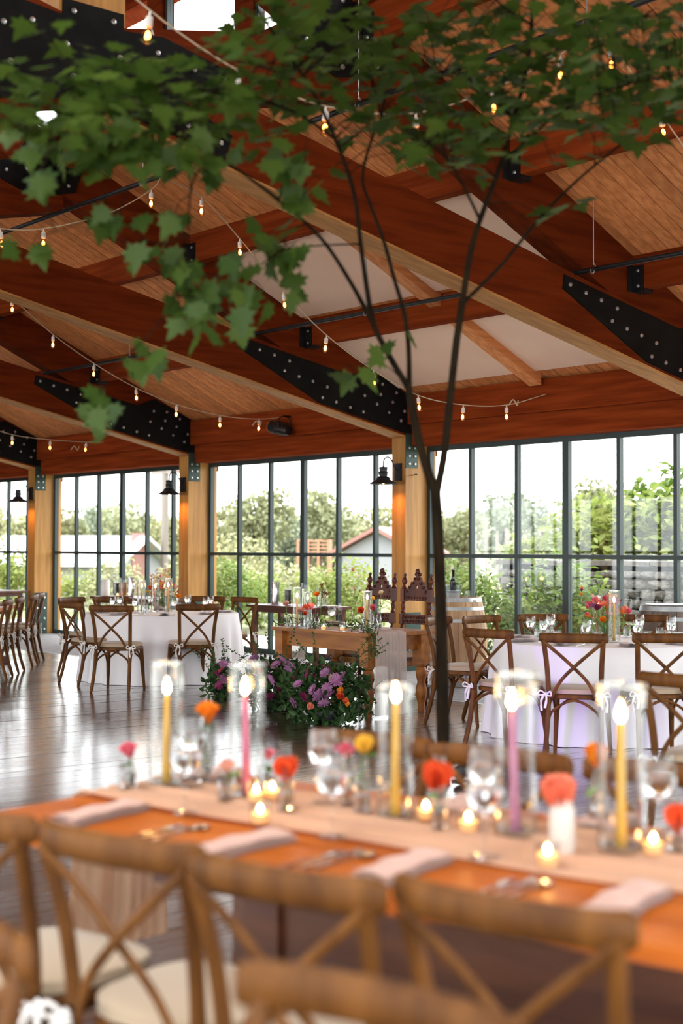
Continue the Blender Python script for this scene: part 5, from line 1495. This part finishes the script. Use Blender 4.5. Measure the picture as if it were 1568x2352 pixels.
def shrub(cx, cy, z0, rx, ry, rz, n_, lsz, m, lab, group='garden shrubs outside', big=False, stems=5):
    t = thing('garden_shrub', lab, 'shrub', (cx, cy, z0), 0, group)
    st = MB()
    for k in range(stems):
        a = rnd.uniform(0, 6); st.tube(spline([(0, 0, 0), (rx * .3 * math.cos(a), ry * .3 * math.sin(a), rz * .8), (rx * .6 * math.cos(a), ry * .6 * math.sin(a), rz * 1.2)], 4), .006, 5)
    st.build('stem', M['bark'], t)
    parts_ = max(3, int(n_ / 160)); loc = []
    for k in range(parts_):
        c = nrs.uniform(-.45, .45, 3) * np.array((rx, ry, rz)) + np.array((0, 0, rz))
        loc.append(blob_points(n_ // parts_, c, (rx * .62, ry * .62, rz * .6), .5))
    loc = np.concatenate(loc); loc[:, 2] = np.abs(loc[:, 2])
    k_ = len(loc)
    o = obj('foliage', cloud_mesh('foliage', m, LEAF_V, LEAF_F, loc.tolist(), rand_rots(k_, .8), nrs.uniform(.75, 1.25, k_) * lsz), t); o['kind'] = 'stuff'
    return t
def gx(px, py, y): q = on_px(px, py, y); return q.x
shrub(gx(1070, 1350, 14.2), 14.2, -.1, 1.1, .7, .78, 3600, .10, M['shrub'], 'dense green shrub outside behind the oak barrel')
shrub(gx(1290, 1350, 14.6), 14.6, -.1, .75, .6, .85, 2200, .11, M['shrub'], 'tall green shrub outside right of the oak barrel')
shrub(gx(1195, 1390, 14.8), 14.8, -.1, .5, .5, .6, 1000, .10, M['shrub2'], 'small pale shrub between the two green shrubs outside')
shrub(gx(1430, 1210, 17.8), 17.8, 1.25, 1.7, .8, .62, 2600, .18, M['shrub2'], 'bright lime large-leaved shrub on top of the stone wall')
shrub(gx(1240, 1260, 17.5), 17.5, 1.2, 1.0, .6, .28, 900, .14, M['shrub2'], 'low lime shrub at the left end of the stone wall top')
shrub(gx(1560, 1180, 18.4), 18.4, 1.3, 1.2, .8, .8, 1800, .17, M['shrub'], 'green shrub above the stone wall at the right edge')
shrub(gx(520, 1360, 15.5), 15.5, -.1, .9, .7, .72, 2000, .1, M['shrub'], 'rose-like green shrub outside right of the middle post')
shrub(gx(600, 1380, 17), 17, -.1, 1.0, .8, .6, 1600, .1, M['shrub2'], 'pale shrub outside above the second service table')
shrub(gx(800, 1380, 15.5), 15.5, -.1, 1.2, .7, .78, 2400, .1, M['shrub2'], 'bright green shrub outside left of the carved chairs')
shrub(gx(830, 1330, 19), 19, -.1, .9, .6, .65, 600, .11, M['russet'], 'russet red shrub outside beyond the carved chairs')
shrub(gx(375, 1320, 14.4), 14.4, -.1, .55, .5, .72, 500, .09, M['russet'], 'russet shrub outside behind the left table flowers')
shrub(gx(30, 1330, 14.6), 14.6, -.1, 1.2, .7, .9, 2200, .12, M['shrub2'], 'bright bushy shrub outside the far left window')
shrub(gx(190, 1390, 20), 20, -.1, 1.6, .8, .5, 1500, .12, M['shrub2'], 'low pale planting outside the left window bay')
shrub(gx(250, 1330, 18.5), 18.5, -.1, 1.6, 1.0, .7, 1400, .14, M['tree3'], 'pale grassy clump before the grey barn')
shrub(gx(690, 1310, 20), 20, -.1, 3.2, 1.2, .7, 2200, .16, M['tree3'], 'long pale hedge far outside the middle window bay')
shrub(gx(500, 1250, 23), 23, -.1, 2.0, 1.4, 1.1, 2000, .18, M['tree3'], 'yellow-green bush far outside right of the middle post')
# ferns under the wall
for k, (px, py) in enumerate(((1345, 1400), (1420, 1405), (1505, 1380), (1590, 1400))):
    t = thing('fern', ('leftmost', 'second', 'third', 'rightmost')[k] + ' feathery fern at the foot of the stone wall', 'fern', (gx(px, py, 15.0), 15.0 + .1 * k, -.1), 0, 'ferns outside')
    for j in range(11):
        a = 2 * PI * j / 11 + rnd.uniform(-.2, .2); L_ = rnd.uniform(.5, .8); m = MB()
        pth = spline([(0, 0, 0), (math.cos(a) * L_ * .35, math.sin(a) * L_ * .35, L_ * .75), (math.cos(a) * L_ * .8, math.sin(a) * L_ * .8, L_ * .85)], 6)
        for i, q in enumerate(pth[2:]):
            sd = Vector((-math.sin(a), math.cos(a), -.2)) * (.10 * (1 - i / 12)); fwd = Vector((math.cos(a), math.sin(a), .1)) * .035
            for s in (-1, 1): m.add([q, q + sd * s * .5 + fwd, q + sd * s, q + sd * s * .5 - fwd * .3], [(0, 1, 2, 3)])
        m.tube(pth, .004, 4).build('frond', M['fern'], t, smooth=False)

# trees on the skyline
def far_tree(px, top_py, dist, w_px, m, lab, base=-.1):
    c = at_d(px, 1270, dist); top = at_d(px, top_py, dist).z
    W = w_px / 3266.7 * dist / 2; Ht = top - base
    t = thing('far_tree', lab, 'tree', (c.x, c.y, base), 0, 'trees on the skyline')
    MB().tube([(0, 0, 0), (0, 0, Ht * .3), (.3, .1, Ht * .6)], [W * .09, W * .07, W * .03], 7).build('trunk', M['bark'], t)
    loc = []
    for k in range(16):
        cc = np.array((nrs.uniform(-.6, .6) * W, nrs.uniform(-.6, .6) * W, Ht * nrs.uniform(.1, .78)))
        rr_ = W * nrs.uniform(.35, .55)
        loc.append(blob_points(190, cc, (rr_, rr_, min(rr_, Ht * .24)), .6))
    loc = np.concatenate(loc); loc[:, 2] = np.clip(np.abs(loc[:, 2]), .1, Ht)
    o = obj('foliage', cloud_mesh('foliage', m, QLEAF_V, QLEAF_F, loc.tolist(), rand_rots(len(loc)), nrs.uniform(.6, 1.3, len(loc)) * W * .17), t); o['kind'] = 'stuff'
FT = [(30, 1140, 75, 150, 'tree3', 'pale tree beyond the far left window'), (140, 1150, 80, 140, 'tree1', 'tree left of the barn roof'), (215, 1140, 85, 120, 'tree2', 'bluish tree above the barn roof'), (300, 1135, 75, 150, 'tree1', 'broad tree right of the barn'), (390, 1150, 70, 130, 'tree3', 'pale tree by the utility pole'),
      (505, 1125, 62, 120, 'tree1', 'tree just right of the middle post'), (580, 1085, 58, 170, 'tree1', 'tallest tree in the middle window bay'), (680, 1130, 66, 150, 'tree2', 'tree left of the thick mullion'), (760, 1110, 62, 160, 'tree1', 'round tree in the middle window bay'), (860, 1145, 70, 150, 'tree3', 'pale tree behind the near sconce'),
      (985, 1150, 75, 130, 'tree3', 'pale tree behind the maple trunk'), (1060, 1140, 70, 140, 'tree1', 'tree right of the maple trunk'), (1150, 1085, 66, 110, 'tree2', 'tall slim tree in the right window bay'), (1230, 1110, 60, 150, 'tree2', 'bluish round tree in the right window bay'), (1360, 1070, 64, 170, 'tree1', 'tallest oak in the right window bay'), (1480, 1100, 56, 150, 'tree3', 'pale tree above the lime shrub'), (1590, 1105, 78, 140, 'tree1', 'tree at the right edge')]
for (px, ty, d, wp, m, lab) in FT: far_tree(px, ty, d, wp, M[m], lab)
hl = MB().grid(lambda a, b: (lambda q: (q.x, q.y, -.2 + (4.3 + .5 * math.sin(a * 31) + .4 * math.sin(a * 77 + 1)) * math.sin(min(1, b * 1.2) * PI / 2)))(at_d(-300 + a * 2200, 1270, 95 + 30 * b)), 140, 10).build('hills', M['hill']); struct(hl)

# barns, pole, crates, hop poles
def barn(px, dist, L_, W_, hw, hr, rz, wm, rm, lab):
    c = at_d(px, 1275, dist)
    t = thing('barn', lab, 'building', (c.x, c.y, -.1), rz)
    MB().prism([(-W_ / 2, 0), (W_ / 2, 0), (W_ / 2, hw), (0, hr), (-W_ / 2, hw)], -L_ / 2, L_ / 2, 'X').build('siding', wm, t, smooth=False)
    for s in (-1, 1):
        MB().prism([(0, hr + .02), (s * (W_ / 2 + .4), hw - .15), (s * (W_ / 2 + .4), hw - .03), (0, hr + .16)], -L_ / 2 - .4, L_ / 2 + .4, 'X').build('roof', rm, t, smooth=False)
    MB().bbox(L_ / 2, L_ / 2 + .03, -.6, .6, 0, 2.1).build('door', M['redroof'], t, smooth=False)
    return t
barn(172, 48, 4.6, 4, 1.15, 1.85, R(35), M['barnwall'], M['barnroof'], 'pale barn with a white metal roof beyond the left window bay')
barn(895, 50, 2.6, 2.6, 1.5, 2.2, R(120), M['barnwall'], M['redroof'], 'red-roofed shed beyond the near post')
p = at_d(378, 1275, 48)
t = thing('utility_pole', 'thin utility pole outside left of the middle sconce', 'pole', (p.x, p.y, -.1))
MB().tube([(0, 0, 0), (0, 0, 4.9)], .13, 8).build('pole_shaft', M['pole'], t); MB().bbox(-.8, .8, -.06, .06, 4.1, 4.22).build('cross_arm', M['pole'], t, smooth=False)
p = at_d(722, 1272, 56)
t = thing('crate_stack', 'orange slatted crates far outside the middle window bay', 'crates', (p.x, p.y, -.1), R(45))
for k in range(5): MB().bbox(-.6, .6, -.5, .5, 1.3 + .14 * k, 1.36 + .14 * k).build('slat', M['orange'], t, smooth=False)
for x in (-.6, -.2, .2, .6): MB().bbox(x - .05, x + .05, -.53, .53, 0, 1.95).build('upright', M['orange'], t, smooth=False)
for k in range(16):
    px = 1090 + k * 24 + rnd.uniform(-5, 5); p = at_d(px, 1272, 44 + rnd.uniform(-3, 3))
    o = MB().tube([(0, 0, 0), (rnd.uniform(-.05, .05), 0, rnd.uniform(1.9, 2.6))], .05, 6).build('vineyard_post', M['pole']); o.location = (p.x, p.y, -.1)
    tag(o, 'slim wooden vineyard post in the row beyond the shrubs', 'post', 'vineyard posts')
